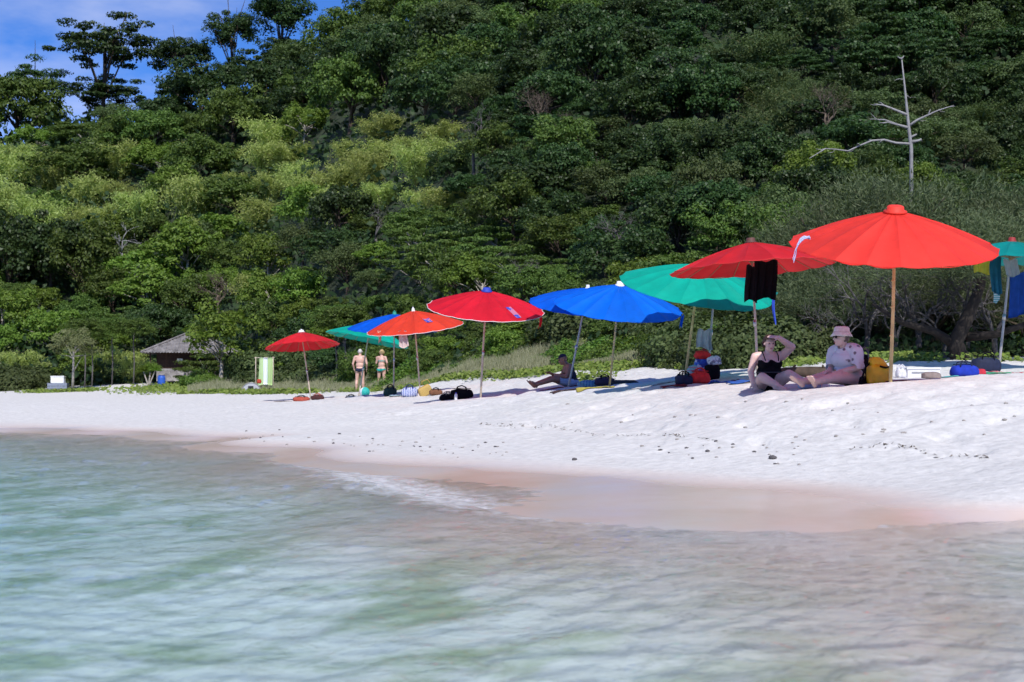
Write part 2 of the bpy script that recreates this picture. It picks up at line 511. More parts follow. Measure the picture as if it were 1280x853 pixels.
# water: closed body, wavy top, tinted by absorption
wang = np.concatenate([np.linspace(-180, -30, 70)[:-1], np.linspace(-30, 30, 460), np.linspace(30, 180, 70)[1:]]) * math.pi / 180
wrad = np.concatenate([[0.4, 1.2, 2.2, 3.0], np.geomspace(3.4, 34, 300), np.geomspace(37, 3000, 26)])
wx, wy, wf = polar(wang, wrad)
def waves(X, Y):
    r = np.random.default_rng(3)
    Z = np.zeros_like(X)
    base = math.atan2(0.61, 0.79)
    wxp = X + 0.7 * fbm(X / 1.4, Y / 1.4, 3, 61); wyp = Y + 0.7 * fbm(X / 1.4, Y / 1.4, 3, 71)
    for i in range(40):
        lam = 0.13 * (4.4 ** r.random()); th = base + 0.45 + r.normal(0, 0.75)
        a = 0.0058 * lam * (0.7 + 0.6 * r.random())
        ph = 2 * math.pi / lam * (wxp * math.cos(th) + wyp * math.sin(th)) + r.random() * 6.28
        s = np.sin(ph)
        Z += a * (s + 0.3 * s * s)
    return Z
dist = np.hypot(wx, wy)
bedz = ground(wx, wy, False)
dep = np.clip(-bedz, 0, 2)
att = np.clip(dep / 0.10, 0.5, 1) * np.clip(60 / np.maximum(dist, 1), 0, 1)
wz = waves(wx, wy) * att
# the small swell that folds over near the shore
SW = [P(u, y, Dw(y)) for u, y in ((230, 566), (330, 582), (400, 594), (430, 606), (470, 620), (520, 634), (575, 648), (700, 668), (860, 672), (1100, 690))]
SWH = [0.0, 0.03, 0.045, 0.05, 0.05, 0.045, 0.03, 0.02, 0.018, 0.0]
def swell(X, Y):
    best = np.full_like(X, 1e9); hh = np.zeros_like(X); side = np.zeros_like(X)
    for i in range(len(SW) - 1):
        a, b = SW[i], SW[i + 1]
        dx, dy = b.x - a.x, b.y - a.y; L2 = dx * dx + dy * dy
        t = np.clip(((X - a.x) * dx + (Y - a.y) * dy) / L2, 0, 1)
        d = np.hypot(X - a.x - t * dx, Y - a.y - t * dy)
        sgn = np.sign(dx * (Y - a.y) - dy * (X - a.x))
        m = d < best
        best = np.where(m, d, best); hh = np.where(m, SWH[i] + (SWH[i + 1] - SWH[i]) * t, hh); side = np.where(m, sgn, side)
    return best * side, hh
sd, sh_ = swell(wx, wy)
wz = wz + sh_ * np.exp(-(sd / np.where(sd > 0, 0.3, 0.55)) ** 2)
wfoam = np.exp(-((sd - 0.35) / 0.8) ** 2) * np.clip(sh_ / 0.05, 0, 1) * 0.85
wshore = np.clip(1 - np.abs(bedz - 0.01) / 0.035, 0, 1) * (dist < 60)
wfoam = np.maximum(wfoam, 0.62 * wshore)
wfoam = np.maximum(wfoam, 0.50 * np.exp(-dep / 0.07) * (dist < 60) * (0.6 + 1.1 * np.clip(fbm((wx * 0.79 + wy * 0.61) / 0.5, (wx * 0.61 - wy * 0.79) / 2.6, 3, 201) + 0.2, 0, 1)))
wV = np.c_[wx, wy, wz]
nW = len(wV); nr, na = len(wrad), len(wang)
bot = np.c_[wx, wy, np.full(nW, -6.0)]
allV = np.concatenate([wV, bot])
top = wf; btm = (wf + nW)[:, ::-1]
outer = np.arange((nr - 1) * na, nr * na); inner = np.arange(0, na)
wallo = np.stack([outer[:-1], outer[1:], outer[1:] + nW, outer[:-1] + nW], -1)
walli = np.stack([inner[:-1], inner[1:], inner[1:] + nW, inner[:-1] + nW], -1)[:, ::-1]
allF = np.concatenate([top, btm, wallo, walli])
foamattr = np.concatenate([wfoam, np.zeros(nW)])
def make_water():
    t = NT('sea_water')
    geo = t.new('ShaderNodeNewGeometry')
    n1 = t.noise(5.5, 5, 0.62, vec=geo.outputs['Position']); n2 = t.noise(19.0, 3, 0.6, vec=geo.outputs['Position'])
    b = t.new('ShaderNodeBump', Strength=0.6, Distance=0.04)
    t.to(t.math('ADD', n1, t.math('MULTIPLY', n2, 0.5)), b.inputs['Height'])
    fr = t.new('ShaderNodeFresnel', IOR=1.33); t.to(b.outputs['Normal'], fr.inputs['Normal'])
    gl = t.new('ShaderNodeBsdfGlossy', Roughness=0.07); gl.inputs['Color'].default_value = (0.95, 0.97, 1, 1)
    t.to(b.outputs['Normal'], gl.inputs['Normal'])
    tr = t.new('ShaderNodeBsdfTransparent'); tr.inputs['Color'].default_value = (0.97, 0.99, 0.99, 1)
    mx = t.new('ShaderNodeMixShader')
    t.to(t.math('MULTIPLY', fr.outputs[0], 0.54), mx.inputs[0]); t.to(tr.outputs[0], mx.inputs[1]); t.to(gl.outputs[0], mx.inputs[2])
    fo = t.new('ShaderNodeAttribute'); fo.attribute_name = 'foam'
    nf = t.noise(6.5, 8, 0.78, vec=geo.outputs['Position'])
    fm = t.ramp(t.math('ADD', t.math('MULTIPLY', fo.outputs['Fac'], 0.75), t.math('MULTIPLY', t.math('SUBTRACT', nf, 0.5), 1.3)), [(0.36, (0, 0, 0)), (0.85, (0.62,) * 3)]).outputs['Color']
    df = t.new('ShaderNodeBsdfDiffuse'); df.inputs['Color'].default_value = (0.86, 0.88, 0.9, 1)
    m2 = t.new('ShaderNodeMixShader')
    t.to(fm, m2.inputs[0]); t.to(mx.outputs[0], m2.inputs[1]); t.to(df.outputs[0], m2.inputs[2])
    t.to(m2.outputs[0], t.out.inputs['Surface'])
    va = t.new('ShaderNodeVolumeAbsorption', Density=0.10); va.inputs['Color'].default_value = (0.02, 0.70, 0.83, 1)
    t.to(va.outputs[0], t.out.inputs['Volume'])
    return t.m
prop(link('sea_water', np_mesh('sea_water', allV, allF, make_water(), True, {'foam': ('POINT', foamattr)})), 'clear shallow turquoise sea water with small ripples', kind='structure')
# ------------------------------------------------------------------ beach umbrellas
def canvas(name, col, transl=0.33):
    t = NT(name)
    p = t.new('ShaderNodeBsdfPrincipled', Roughness=0.55)
    p.inputs['Specular IOR Level'].default_value = 0.3
    f = t.noise(3.0, 5, 0.6); f2 = t.noise(700.0, 2, 0.5)
    c = t.ramp(f, [(0.3, sc3(col, 0.86)), (0.7, sc3(col, 1.12))]).outputs['Color']
    c = t.mix(0.15, c, t.ramp(f2, [(0.3, (0.6,) * 3), (0.7, (1,) * 3)]).outputs['Color'], 'MULTIPLY')
    t.to(c, p.inputs['Base Color'])
    oi = t.new('ShaderNodeObjectInfo')
    hv = t.new('ShaderNodeHueSaturation'); t.to(c, hv.inputs['Color'])
    t.to(t.math('ADD', t.math('MULTIPLY', oi.outputs['Random'], 0.26), 0.86), hv.inputs['Value'])
    # white scuffs and glossy highlights put into the cloth colour as pale spots
    wz_ = t.noise(5.0, 8, 0.75)
    c = t.mix(t.ramp(wz_, [(0.66, (0, 0, 0)), (0.74, (0.55,) * 3)]).outputs['Color'], hv.outputs['Color'], tuple(0.55 + 0.4 * k for k in col))
    t.to(c, p.inputs['Base Color'])
    b = t.new('ShaderNodeBump', Strength=0.25, Distance=0.02); t.to(t.noise(9.0, 4), b.inputs['Height']); t.to(b.outputs['Normal'], p.inputs['Normal'])
    tr = t.new('ShaderNodeBsdfTranslucent'); t.to(c, tr.inputs['Color'])
    mx = t.new('ShaderNodeMixShader', Fac=transl)
    t.to(p.outputs[0], mx.inputs[1]); t.to(tr.outputs[0], mx.inputs[2]); t.to(mx.outputs[0], t.out.inputs['Surface'])
    return t.m
CV = {'scarlet': canvas('canvas_scarlet', (0.88, 0.05, 0.035)), 'red': canvas('canvas_red', (0.70, 0.018, 0.022)), 'crimson': canvas('canvas_crimson', (0.75, 0.012, 0.03)),
      'orange': canvas('canvas_orange_red', (0.85, 0.06, 0.025)), 'green': canvas('canvas_green', (0.0, 0.40, 0.28), 0.2), 'teal': canvas('canvas_teal', (0.0, 0.30, 0.27), 0.32),
      'blue': canvas('canvas_blue', (0.0, 0.15, 0.78), 0.32), 'blue2': canvas('canvas_deep_blue', (0.0, 0.11, 0.68), 0.32)}
M_BAMBOO = plain('bamboo_pole', (0.62, 0.45, 0.20), 0.5, 0.25, 6.0)
M_GREYPOLE = plain('grey_metal_pole', (0.42, 0.40, 0.38), 0.35, 0.1, 8.0, metal=0.4)
M_PALEWOOD = plain('pale_wood_pole', (0.55, 0.46, 0.36), 0.6, 0.2, 6.0)
M_RIB = plain('rib_wood', (0.35, 0.22, 0.12), 0.6)
M_TRIM = plain('white_trim', (0.78, 0.74, 0.72), 0.6, 0.1)
M_PINKTRIM = plain('pink_trim', (0.80, 0.42, 0.38), 0.6, 0.1)
M_REDTRIM = plain('red_trim', (0.62, 0.03, 0.03), 0.6, 0.1)
M_WHITE = plain('white_plastic', (0.8, 0.8, 0.8), 0.45, 0.05)
M_BLUEP = plain('blue_print', (0.03, 0.07, 0.45), 0.6, 0.1)
M_METAL = plain('steel', (0.5, 0.5, 0.5), 0.35, 0.1, metal=0.8)

def canopy_pt(R, h, r, a, n):
    """Point on the canopy, apex at (0,0,h), rim in z = 0; cloth dips a little between the ribs."""
    k = r / R
    z = h * (1 - 0.62 * k - 0.38 * k * k)
    seg = 2 * math.pi / n
    f = (a % seg) / seg
    sag = 4 * f * (1 - f)
    rr = r * (1 - 0.018 * sag * k)
    return Vector((rr * math.cos(a), rr * math.sin(a), z - 0.055 * sag * k * (1.3 - k)))

def umbrella(label, cen, D, R, h, tilt, roll, base, color, polemat, poleR=0.02, trim=None, hub=M_WHITE, hubr=0.05, n=18, knob=True, rng_seed=0, group='umbrellas along the beach'):
    """cen, base: photo pixels of rim centre and pole foot; tilt towards the sea, roll in the picture plane (degrees)."""
    rng = random.Random(rng_seed)
    b = P(base[0], base[1], D)
    b.z = gz(b.x, b.y)
    c = P(cen[0], cen[1], D)
    root = empty('beach_umbrella', b)
    prop(root, label, 'umbrella', group)
    Rm = Matrix.Rotation(math.radians(roll), 4, 'Y') @ Matrix.Rotation(math.radians(tilt), 4, 'X') @ Matrix.Rotation(rng.random(), 4, 'Z')
    T = Matrix.Translation(c - b) @ Rm
    apex = T @ Vector((0, 0, h - 0.02))
    # pole from below the sand up to the hub
    mb = MB()
    foot_ = Vector((0, 0, -0.25)); bend = (foot_.lerp(apex, 0.5)) + Vector((rng.uniform(-.012, .012), 0, 0))
    mb.tube([foot_, foot_.lerp(bend, 0.5), bend, bend.lerp(apex, 0.5), apex], [poleR * 1.1, poleR * 1.08, poleR, poleR * 0.95, poleR * 0.85], 10)
    pole = mb.build('pole', polemat, root, True)
    if polemat is M_BAMBOO:
        for k in range(5):
            t = 0.22 + 0.14 * k + rng.uniform(-.02, .02)
            q = foot_.lerp(apex, t); d = (apex - foot_).normalized()
            mb = MB(); mb.tube([q - d * 0.012, q, q + d * 0.012], [poleR * 1.03, poleR * 1.2, poleR * 1.03], 10); mb.build('node_ring', polemat, pole, True)
    else:
        q = foot_.lerp(apex, 0.48); d = (apex - foot_).normalized()
        mb = MB(); mb.tube([q - d * 0.05, q + d * 0.05], poleR * 1.35, 10); mb.build('collar', M_METAL, pole, True)
    def M(mb_, name, mat, smooth=True):
        o = mb_.build(name, mat, root, smooth); o.matrix_local = T; return o
    # cloth panels between the ribs
    nr, ns = 7, 4
    for g in range(n):
        a0 = 2 * math.pi * g / n
        mb = MB(); vs_ = []; fs_ = []
        wob = rng.uniform(-.022, .016)
        for i in range(nr + 1):
            r = R * (0.03 + 0.97 * i / nr)
            for j in range(ns + 1):
                a = a0 + (2 * math.pi / n) * min(max(j / ns, 0.0), 0.9999)
                q = canopy_pt(R, h, r, a, n)
                f = j / ns; q.z += wob * 4 * f * (1 - f) * (i / nr)
                vs_.append(q)
        for i in range(nr):
            for j in range(ns):
                k = i * (ns + 1) + j
                fs_.append((k, k + ns + 1, k + ns + 2, k + 1))
        mb.add(vs_, fs_)
        M(mb, 'canopy_panel', CV[color])
        # rib under the seam
        mb = MB()
        pts = [canopy_pt(R, h, R * k, a0, n) - Vector((0, 0, 0.010)) for k in (0.04, 0.35, 0.7, 0.995)]
        mb.tube(pts, [0.008, 0.008, 0.007, 0.006], 5); M(mb, 'rib', M_RIB)
        # stretcher from the runner on the pole out to the rib
        ra = canopy_pt(R, h, R * 0.55, a0, n) - Vector((0, 0, 0.016)); mb = MB()
        mb.tube([Vector((0.03 * math.cos(a0), 0.03 * math.sin(a0), h - 0.30)), ra], 0.005, 4); M(mb, 'stretcher', M_RIB)
    mb = MB(); mb.lathe([(0.045, h - 0.33), (0.05, h - 0.31), (0.05, h - 0.27), (0.04, h - 0.25)], 12); M(mb, 'runner', M_RIB)
    # hem round the rim
    mb = MB(); pts = []
    for k in range(n * 4 + 1): pts.append(canopy_pt(R, h, R * 1.0, 2 * math.pi * k / (n * 4), n))
    mb.tube(pts, 0.007 if trim else 0.005, 5, cap=False); M(mb, 'hem', trim or CV[color])
    # hub cap
    mb = MB(); mb.lathe([(hubr * 1.35, h - 0.03), (hubr * 1.4, h - 0.005), (hubr * 1.0, h + 0.012), (hubr, h + 0.05), (hubr * 0.8, h + 0.062)], 14)
    if knob: mb.lathe([(0.015, h + 0.05), (0.022, h + 0.08), (0.012, h + 0.1)], 8)
    M(mb, 'hub_cap', hub)
    return root, T, R, h, n

UM = {}
UM['near_red'] = umbrella('large scarlet umbrella on a bamboo pole beside the yellow dry bag', (1116, 307), 18.1, 1.30, 0.45, 17, 0, (1112, 478), 'scarlet', M_BAMBOO, 0.022, None, plain('red_cap', (0.8, 0.05, 0.03)), 0.105, 20, False, 1)
UM['red_shade'] = umbrella('red umbrella with black garments hung under it, behind the woman in black', (941, 335), 22.3, 1.30, 0.41, -1.5, -4, (948, 476), 'red', M_PALEWOOD, 0.02, M_REDTRIM, plain('brown_cap', (0.12, 0.05, 0.04)), 0.07, 18, False, 2)
UM['green'] = umbrella('green umbrella on a bamboo pole half shaded by the red umbrella beside it', (870, 361), 24.9, 1.355, 0.44, 17, 8, (853, 478), 'green', M_BAMBOO, 0.021, None, M_WHITE, 0.05, 18, False, 3)
UM['green_back'] = umbrella('green umbrella on a grey metal pole hidden behind another green umbrella', (893, 359), 26.7, 1.18, 0.38, 12, 4, (884, 470), 'teal', M_GREYPOLE, 0.02, None, M_WHITE, 0.04, 16, False, 4)
UM['blue'] = umbrella('blue umbrella with a white cap on a bamboo pole', (772, 383), 28.8, 1.31, 0.45, 16, 5, (760, 482), 'blue', M_BAMBOO, 0.021, None, M_WHITE, 0.07, 18, False, 5)
UM['blue_back'] = umbrella('blue umbrella on a grey metal pole beside the sitting man', (733, 381), 30.0, 1.22, 0.36, 14, 4, (707, 485), 'blue2', M_GREYPOLE, 0.022, None, M_WHITE, 0.04, 18, False, 6)
UM['crimson'] = umbrella('crimson umbrella with white hem and blue cap', (607, 386), 31.5, 1.31, 0.41, 14.5, 4, (600, 496), 'crimson', M_PALEWOOD, 0.022, M_TRIM, plain('blue_cap', (0.03, 0.06, 0.4)), 0.09, 18, False, 7)
UM['orange'] = umbrella('orange-red umbrella with a small blue print and towels on its rim', (519, 410), 38.3, 1.32, 0.47, 9, -6, (526, 492), 'orange', M_PALEWOOD, 0.02, M_TRIM, M_WHITE, 0.04, 18, True, 8)
UM['blue_mid'] = umbrella('blue umbrella standing behind the orange-red umbrella', (493, 411), 40.0, 1.32, 0.42, 8, 1, (492, 493), 'blue2', M_PALEWOOD, 0.02, None, plain('green_cap', (0.03, 0.3, 0.2)), 0.05, 18, True, 9)
UM['green_far'] = umbrella('green umbrella tilted over the two standing bathers', (459, 425), 44.0, 1.31, 0.50, -3, 11, (446, 502), 'green', M_PALEWOOD, 0.022, None, M_WHITE, 0.04, 18, False, 10)
UM['red_far'] = umbrella('red umbrella with a white knob standing in front of the hanging towel', (378, 433), 49.0, 1.29, 0.50, -5, -5, (390, 499), 'red', M_PALEWOOD, 0.024, None, M_WHITE, 0.09, 18, True, 11)
UM['green_right'] = umbrella('green umbrella with laundry hung beneath it, behind the large scarlet umbrella', (1264, 325), 24.8, 1.32, 0.33, 2, 2, (1246, 463), 'teal', M_GREYPOLE, 0.022, None, plain('dark_red_cap', (0.3, 0.03, 0.03)), 0.06, 18, False, 12)
# ------------------------------------------------------------------ vegetation
LM = {'dark': leafmat('leaf_dark_green', (0.026, 0.056, 0.017), (0.068, 0.112, 0.030), 0.3, 0.45),
      'mid': leafmat('leaf_mid_green', (0.056, 0.102, 0.020), (0.145, 0.205, 0.042), 0.34),
      'bright': leafmat('leaf_fresh_green', (0.095, 0.165, 0.022), (0.21, 0.29, 0.05), 0.38),
      'bamboo': leafmat('leaf_bamboo_yellow_green', (0.26, 0.33, 0.075), (0.50, 0.56, 0.19), 0.4, 0.55),
      'olive': leafmat('leaf_olive_green', (0.058, 0.090, 0.030), (0.135, 0.175, 0.060), 0.34, 0.6),
      'needle': leafmat('leaf_needle_grey_green', (0.062, 0.088, 0.040), (0.155, 0.18, 0.085), 0.3, 0.6),
      'pale': leafmat('leaf_pale_dry', (0.13, 0.15, 0.06), (0.24, 0.25, 0.12), 0.3, 0.7),
      'hedge': leafmat('leaf_sea_lettuce', (0.065, 0.14, 0.018), (0.175, 0.25, 0.045), 0.34, 0.45),
      'grass': leafmat('blade_grey_green', (0.15, 0.17, 0.08), (0.34, 0.34, 0.22), 0.3, 0.7, 0.0),
      'weed': leafmat('dried_weed', (0.10, 0.08, 0.06), (0.24, 0.20, 0.16), 0.2, 0.8, 0.0),
      'vine': leafmat('leaf_beach_vine', (0.11, 0.17, 0.025), (0.26, 0.31, 0.07), 0.3, 0.5, 0.0),
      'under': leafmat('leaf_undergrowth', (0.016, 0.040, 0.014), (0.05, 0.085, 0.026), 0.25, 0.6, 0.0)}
M_BARK = plain('bark_brown', (0.075, 0.055, 0.04), 0.9, 0.35, 8.0)
M_PALEBARK = plain('bark_pale', (0.34, 0.31, 0.27), 0.85, 0.3, 8.0)
M_DEAD = plain('bleached_dead_wood', (0.28, 0.27, 0.265), 0.8, 0.2, 6.0)
M_TWIG = plain('grey_twigs', (0.115, 0.105, 0.10), 0.9, 0.3, 4.0)
M_BROWNTWIG = plain('dry_brown_twigs', (0.13, 0.10, 0.075), 0.9, 0.3, 4.0)
M_CANE = plain('bamboo_cane', (0.22, 0.19, 0.07), 0.6, 0.3, 4.0)

def unit(v): return v / np.maximum(np.linalg.norm(v, axis=-1, keepdims=True), 1e-9)

def leaves_mesh(name, C, N, L, W, mat, rg, T=None, flat=0.0):
    """Leaf-sized lozenges: centres C, normals N, lengths L, widths W, optional long axis T."""
    n = len(C)
    N = unit(N)
    if T is None: T = rg.normal(size=(n, 3))
    T = unit(T - (T * N).sum(-1, keepdims=True) * N)
    B = np.cross(N, T)
    L = np.broadcast_to(np.asarray(L, float), (n,))[:, None]; W = np.broadcast_to(np.asarray(W, float), (n,))[:, None]
    V = np.stack([C - T * L / 2, C + B * W / 2 - T * L * 0.08, C + T * L / 2, C - B * W / 2 - T * L * 0.08], 1).reshape(-1, 3)
    Fq = np.arange(4 * n).reshape(n, 4)
    return np_mesh(name, V, Fq, mat, False, {'shade': ('FACE', rg.random(n))})

def sph(rg, n): return unit(rg.normal(size=(n, 3)))

def clump_leaves(rg, centres, radii, per, leaf, up=0.45, squash=0.75, jit=0.55):
    C = []; N = []
    for c, r in zip(centres, radii):
        d = sph(rg, per); d[:, 2] = np.where(rg.random(per) < 0.75, np.abs(d[:, 2]), d[:, 2])
        rr = r * (0.45 + 0.6 * rg.random(per) ** 0.6)
        C.append(c + d * rr[:, None] * np.array([1, 1, squash]))
        N.append(d + np.array([0, 0, up]) + jit * rg.normal(size=(per, 3)))
    return np.concatenate(C), np.concatenate(N)

def trunk_mesh(name, mat, rg, H, r0, tips, sides=6, lean=0.08, forks=0.45):
    mb = MB()
    tx, ty = rg.normal(0, lean * H, 2)
    pts = [Vector((0, 0, -0.12 * H)), Vector((tx * 0.3, ty * 0.2, H * 0.35)), Vector((tx * 0.8, ty * 0.7, H * 0.7)), Vector((tx, ty, H))]
    mb.tube(pts, [r0 * 1.3, r0, r0 * 0.75, r0 * 0.45], sides)
    for t in tips:
        k = forks + (0.95 - forks) * rg.random()
        a = pts[0].lerp(pts[3], k); a = pts[1].lerp(pts[2], (k - 0.35) / 0.35) if k < 0.7 else pts[2].lerp(pts[3], (k - 0.7) / 0.3)
        t = Vector(t); mid = a.lerp(t, 0.5) + Vector((0, 0, 0.06 * H)) + Vector(rg.normal(0, 0.03 * H, 3))
        mb.tube([a, mid, t], [r0 * 0.45, r0 * 0.28, r0 * 0.1], 5)
    return mb.mesh(name, mat, True)

# crown recipes: unit tree of height about 2 (crown radius about 1), base at z = 0
def proto_broad(seed, leafkey, nclump=46, per=95, leaf=0.085, rx=1.0, rz=0.72, zc=1.15, bark=M_BARK, layered=False, uneven=0.45):
    rg = np.random.default_rng(seed)
    d = sph(rg, nclump); d[:, 2] = np.where(d[:, 2] < -0.35, -d[:, 2], d[:, 2])
    k = 0.62 + 0.38 * rg.random(nclump) ** 0.7
    lob = 1 + uneven * np.sin(3 * np.arctan2(d[:, 1], d[:, 0]) + rg.random() * 6) * rg.random()
    c = d * (k * lob)[:, None] * np.array([rx, rx, rz]) + np.array([0, 0, zc])
    c += rg.normal(0, 0.06, c.shape)
    if layered:
        c[:, 2] = zc + np.round((c[:, 2] - zc) / 0.3) * 0.3 + rg.normal(0, 0.03, nclump)
    r = 0.15 + 0.21 * rg.random(nclump)
    C, N = clump_leaves(rg, c, r, per, leaf, squash=0.35 if layered else 0.75)
    # a thin fill so that the heart of the crown is not hollow
    L = leaf * (0.7 + 0.7 * rg.random(len(C)))
    crown = leaves_mesh('crown', C, N, L * 1.25, L * 0.8, LM[leafkey], rg)
    tr = trunk_mesh('trunk', bark, rg, zc, 0.055, c[rg.choice(nclump, 9, replace=False)] * np.array([0.9, 0.9, 0.95]))
    return crown, tr

def proto_bamboo(seed, leafkey='bamboo', nc=36, per=210, droop=0.55):
    rg = np.random.default_rng(seed); C = []; N = []; T = []; mb = MB()
    for i in range(nc):
        a = rg.random() * 6.283; out = 0.25 + 0.85 * rg.random(); h = 1.35 + 0.65 * rg.random()
        dirv = np.array([math.cos(a), math.sin(a), 0]); b0 = dirv * 0.12 * rg.random()
        def pt(t): return b0[None, :] + dirv[None, :] * (out * t ** 2.1)[:, None] + np.array([0, 0, 1.0])[None, :] * (h * (t - droop * 0.42 * t ** 3.2))[:, None]
        t = 0.32 + 0.68 * rg.random(per) ** 0.8
        sp = 0.16 * (1.15 - 0.6 * t)
        q = pt(t) + rg.normal(size=(per, 3)) * sp[:, None] * np.array([1, 1, 0.8])
        C.append(q); N.append(np.array([0, -0.2, 0.55]) + 0.8 * rg.normal(size=(per, 3))); T.append(dirv * 0.6 + np.array([0, 0, -0.5]) + 0.6 * rg.normal(size=(per, 3)))
        tt = np.linspace(0, 1, 6)
        if i % 2 == 0: mb.tube([tuple(x) for x in pt(tt)], [0.014, 0.013, 0.011, 0.009, 0.006, 0.003], 4)
    C = np.concatenate(C); n = len(C)
    crown = leaves_mesh('crown', C, np.concatenate(N), 0.11 * (0.7 + 0.6 * rg.random(n)), 0.026, LM[leafkey], rg, np.concatenate(T))
    return crown, mb.mesh('cane', M_CANE, True)

def proto_feather(seed, leafkey='needle', nb=90, per=270):
    """Fine hanging sprays (casuarina or tamarisk like) on a rounded bush-tree."""
    rg = np.random.default_rng(seed); C = []; N = []; T = []
    d = sph(rg, nb); d[:, 2] = np.abs(d[:, 2]) * 1.0 - 0.15
    tips = d * (0.72 + 0.3 * rg.random(nb))[:, None] * np.array([1, 1, 0.78]) + np.array([0, 0, 1.0])
    for i in range(nb):
        ax = unit((tips[i] - np.array([0, 0, 0.7]))[None, :])[0]
        s = rg.random(per)
        q = tips[i] + ax * ((s - 0.6) * 0.5)[:, None] + rg.normal(size=(per, 3)) * 0.085 - np.array([0, 0, 0.12]) * (s ** 2)[:, None]
        C.append(q); N.append(rg.normal(size=(per, 3)) + np.array([0, -0.2, 0.5])); T.append(ax * 0.9 + np.array([0, 0, 0.25]) + 0.45 * rg.normal(size=(per, 3)))
    C = np.concatenate(C); n = len(C)
    crown = leaves_mesh('crown', C, np.concatenate(N), 0.072 * (0.6 + 0.7 * rg.random(n)), 0.0095, LM[leafkey], rg, np.concatenate(T))
    tr = trunk_mesh('trunk', M_BARK, rg, 0.95, 0.05, tips[rg.choice(nb, 10, replace=False)])
    return crown, tr

def proto_dome(seed, leafkey='hedge', n=8800, leaf=0.056):
    """Wind-clipped shrub: a dome of small leaves with lumps."""
    rg = np.random.default_rng(seed)
    d = sph(rg, n); d[:, 2] = np.abs(d[:, 2])
    ph = rg.random(6) * 6.28
    lump = 1 + 0.10 * np.sin(5 * d[:, 0] + ph[0]) * np.sin(5 * d[:, 1] + ph[1]) + 0.09 * np.sin(11 * d[:, 0] + ph[2]) * np.sin(10 * d[:, 1] + ph[3]) + 0.07 * np.sin(9 * d[:, 2] + ph[4])
    r = lump * (0.80 + 0.24 * rg.random(n))
    C = d * r[:, None] * np.array([1, 1, 0.8])
    L = leaf * (0.7 + 0.6 * rg.random(n))
    crown = leaves_mesh('crown', C, d + 0.55 * rg.normal(size=(n, 3)) + np.array([0, 0, 0.25]), L * 1.2, L * 0.85, LM[leafkey], rg)
    mb = MB()
    for k in range(7):
        a = k * 0.9 + rg.random(); mb.tube([(0, 0, -0.15), (0.3 * math.cos(a), 0.3 * math.sin(a), 0.3), (0.7 * math.cos(a), 0.7 * math.sin(a), 0.5)], [0.03, 0.02, 0.008], 5)
    return crown, mb.mesh('stem', M_BARK, True)

def branch_rec(mb, rg, p, d, L, r, depth, spread=0.6, sides=5, grav=0.0, kids=(2, 3)):
    q = p + d * L * 0.5 + Vector(rg.normal(0, 0.07 * L, 3)); e = p + d * L + Vector(rg.normal(0, 0.08 * L, 3)) + Vector((0, 0, -grav * L))
    mb.tube([p, q, e], [r, r * 0.8, r * 0.58], sides if depth > 1 else 4)
    if depth <= 0: return
    for k in range(int(rg.integers(kids[0], kids[1] + 1))):
        nd = (d + Vector(rg.normal(0, spread, 3))).normalized()
        branch_rec(mb, rg, e if rg.random() < 0.6 else q, nd, L * (0.62 + 0.25 * rg.random()), r * 0.58, depth - 1, spread, sides, grav, kids)

def proto_bare(seed, mat, depth=5, spread=0.5, L=0.5, r=0.045, n=2):
    rg = np.random.default_rng(seed); mb = MB()
    tr = MB(); tr.tube([(0, 0, -0.2), (0.02, 0, 0.3), (0.0, 0.03, 0.6)], [r * 1.4, r * 1.15, r], 6)
    for k in range(n):
        branch_rec(mb, rg, Vector((0, 0.03, 0.55)), Vector((rg.normal(0, 0.5), rg.normal(0, 0.3), 1)).normalized(), L, r * 0.9, depth, spread)
    return mb.mesh('branches', mat, True), tr.mesh('trunk', mat, True)

PROTO = {}
PROTO['dark'] = [proto_broad(100 + i, 'dark', 60, 150, 0.062, 1.0, 0.7) for i in range(3)]
PROTO['mid'] = [proto_broad(120 + i, 'mid', 64, 150, 0.056, 1.0, 0.68) for i in range(3)]
PROTO['bright'] = [proto_broad(140 + i, 'bright', 54, 140, 0.062, 1.0, 0.66, bark=M_PALEBARK) for i in range(2)]
PROTO['layer'] = [proto_broad(160 + i, 'mid', 62, 140, 0.052, 1.1, 0.6, 1.15, M_PALEBARK, True) for i in range(2)]
PROTO['layerdark'] = [proto_broad(170 + i, 'dark', 62, 140, 0.058, 1.1, 0.62, 1.15, M_BARK, True) for i in range(2)]
PROTO['olive'] = [proto_broad(180 + i, 'olive', 66, 130, 0.048, 1.0, 0.66) for i in range(2)]
PROTO['bamboo'] = [proto_bamboo(200 + i) for i in range(3)]
PROTO['olivebamboo'] = [proto_bamboo(220 + i, 'olive') for i in range(2)]
PROTO['feather'] = [proto_feather(240 + i) for i in range(3)]
PROTO['dome'] = [proto_dome(260 + i) for i in range(3)]
PROTO['domebig'] = [proto_dome(270 + i, 'olive', 10500, 0.056) for i in range(2)]
PROTO['bare'] = [proto_bare(300 + i, M_TWIG) for i in range(3)]
PROTO['baredead'] = [proto_bare(320 + i, M_DEAD, 4, 0.55, 0.55, 0.05) for i in range(2)]
PROTO['brown'] = [proto_bare(340 + i, M_BROWNTWIG, 6, 0.42, 0.42, 0.035, 4) for i in range(2)]

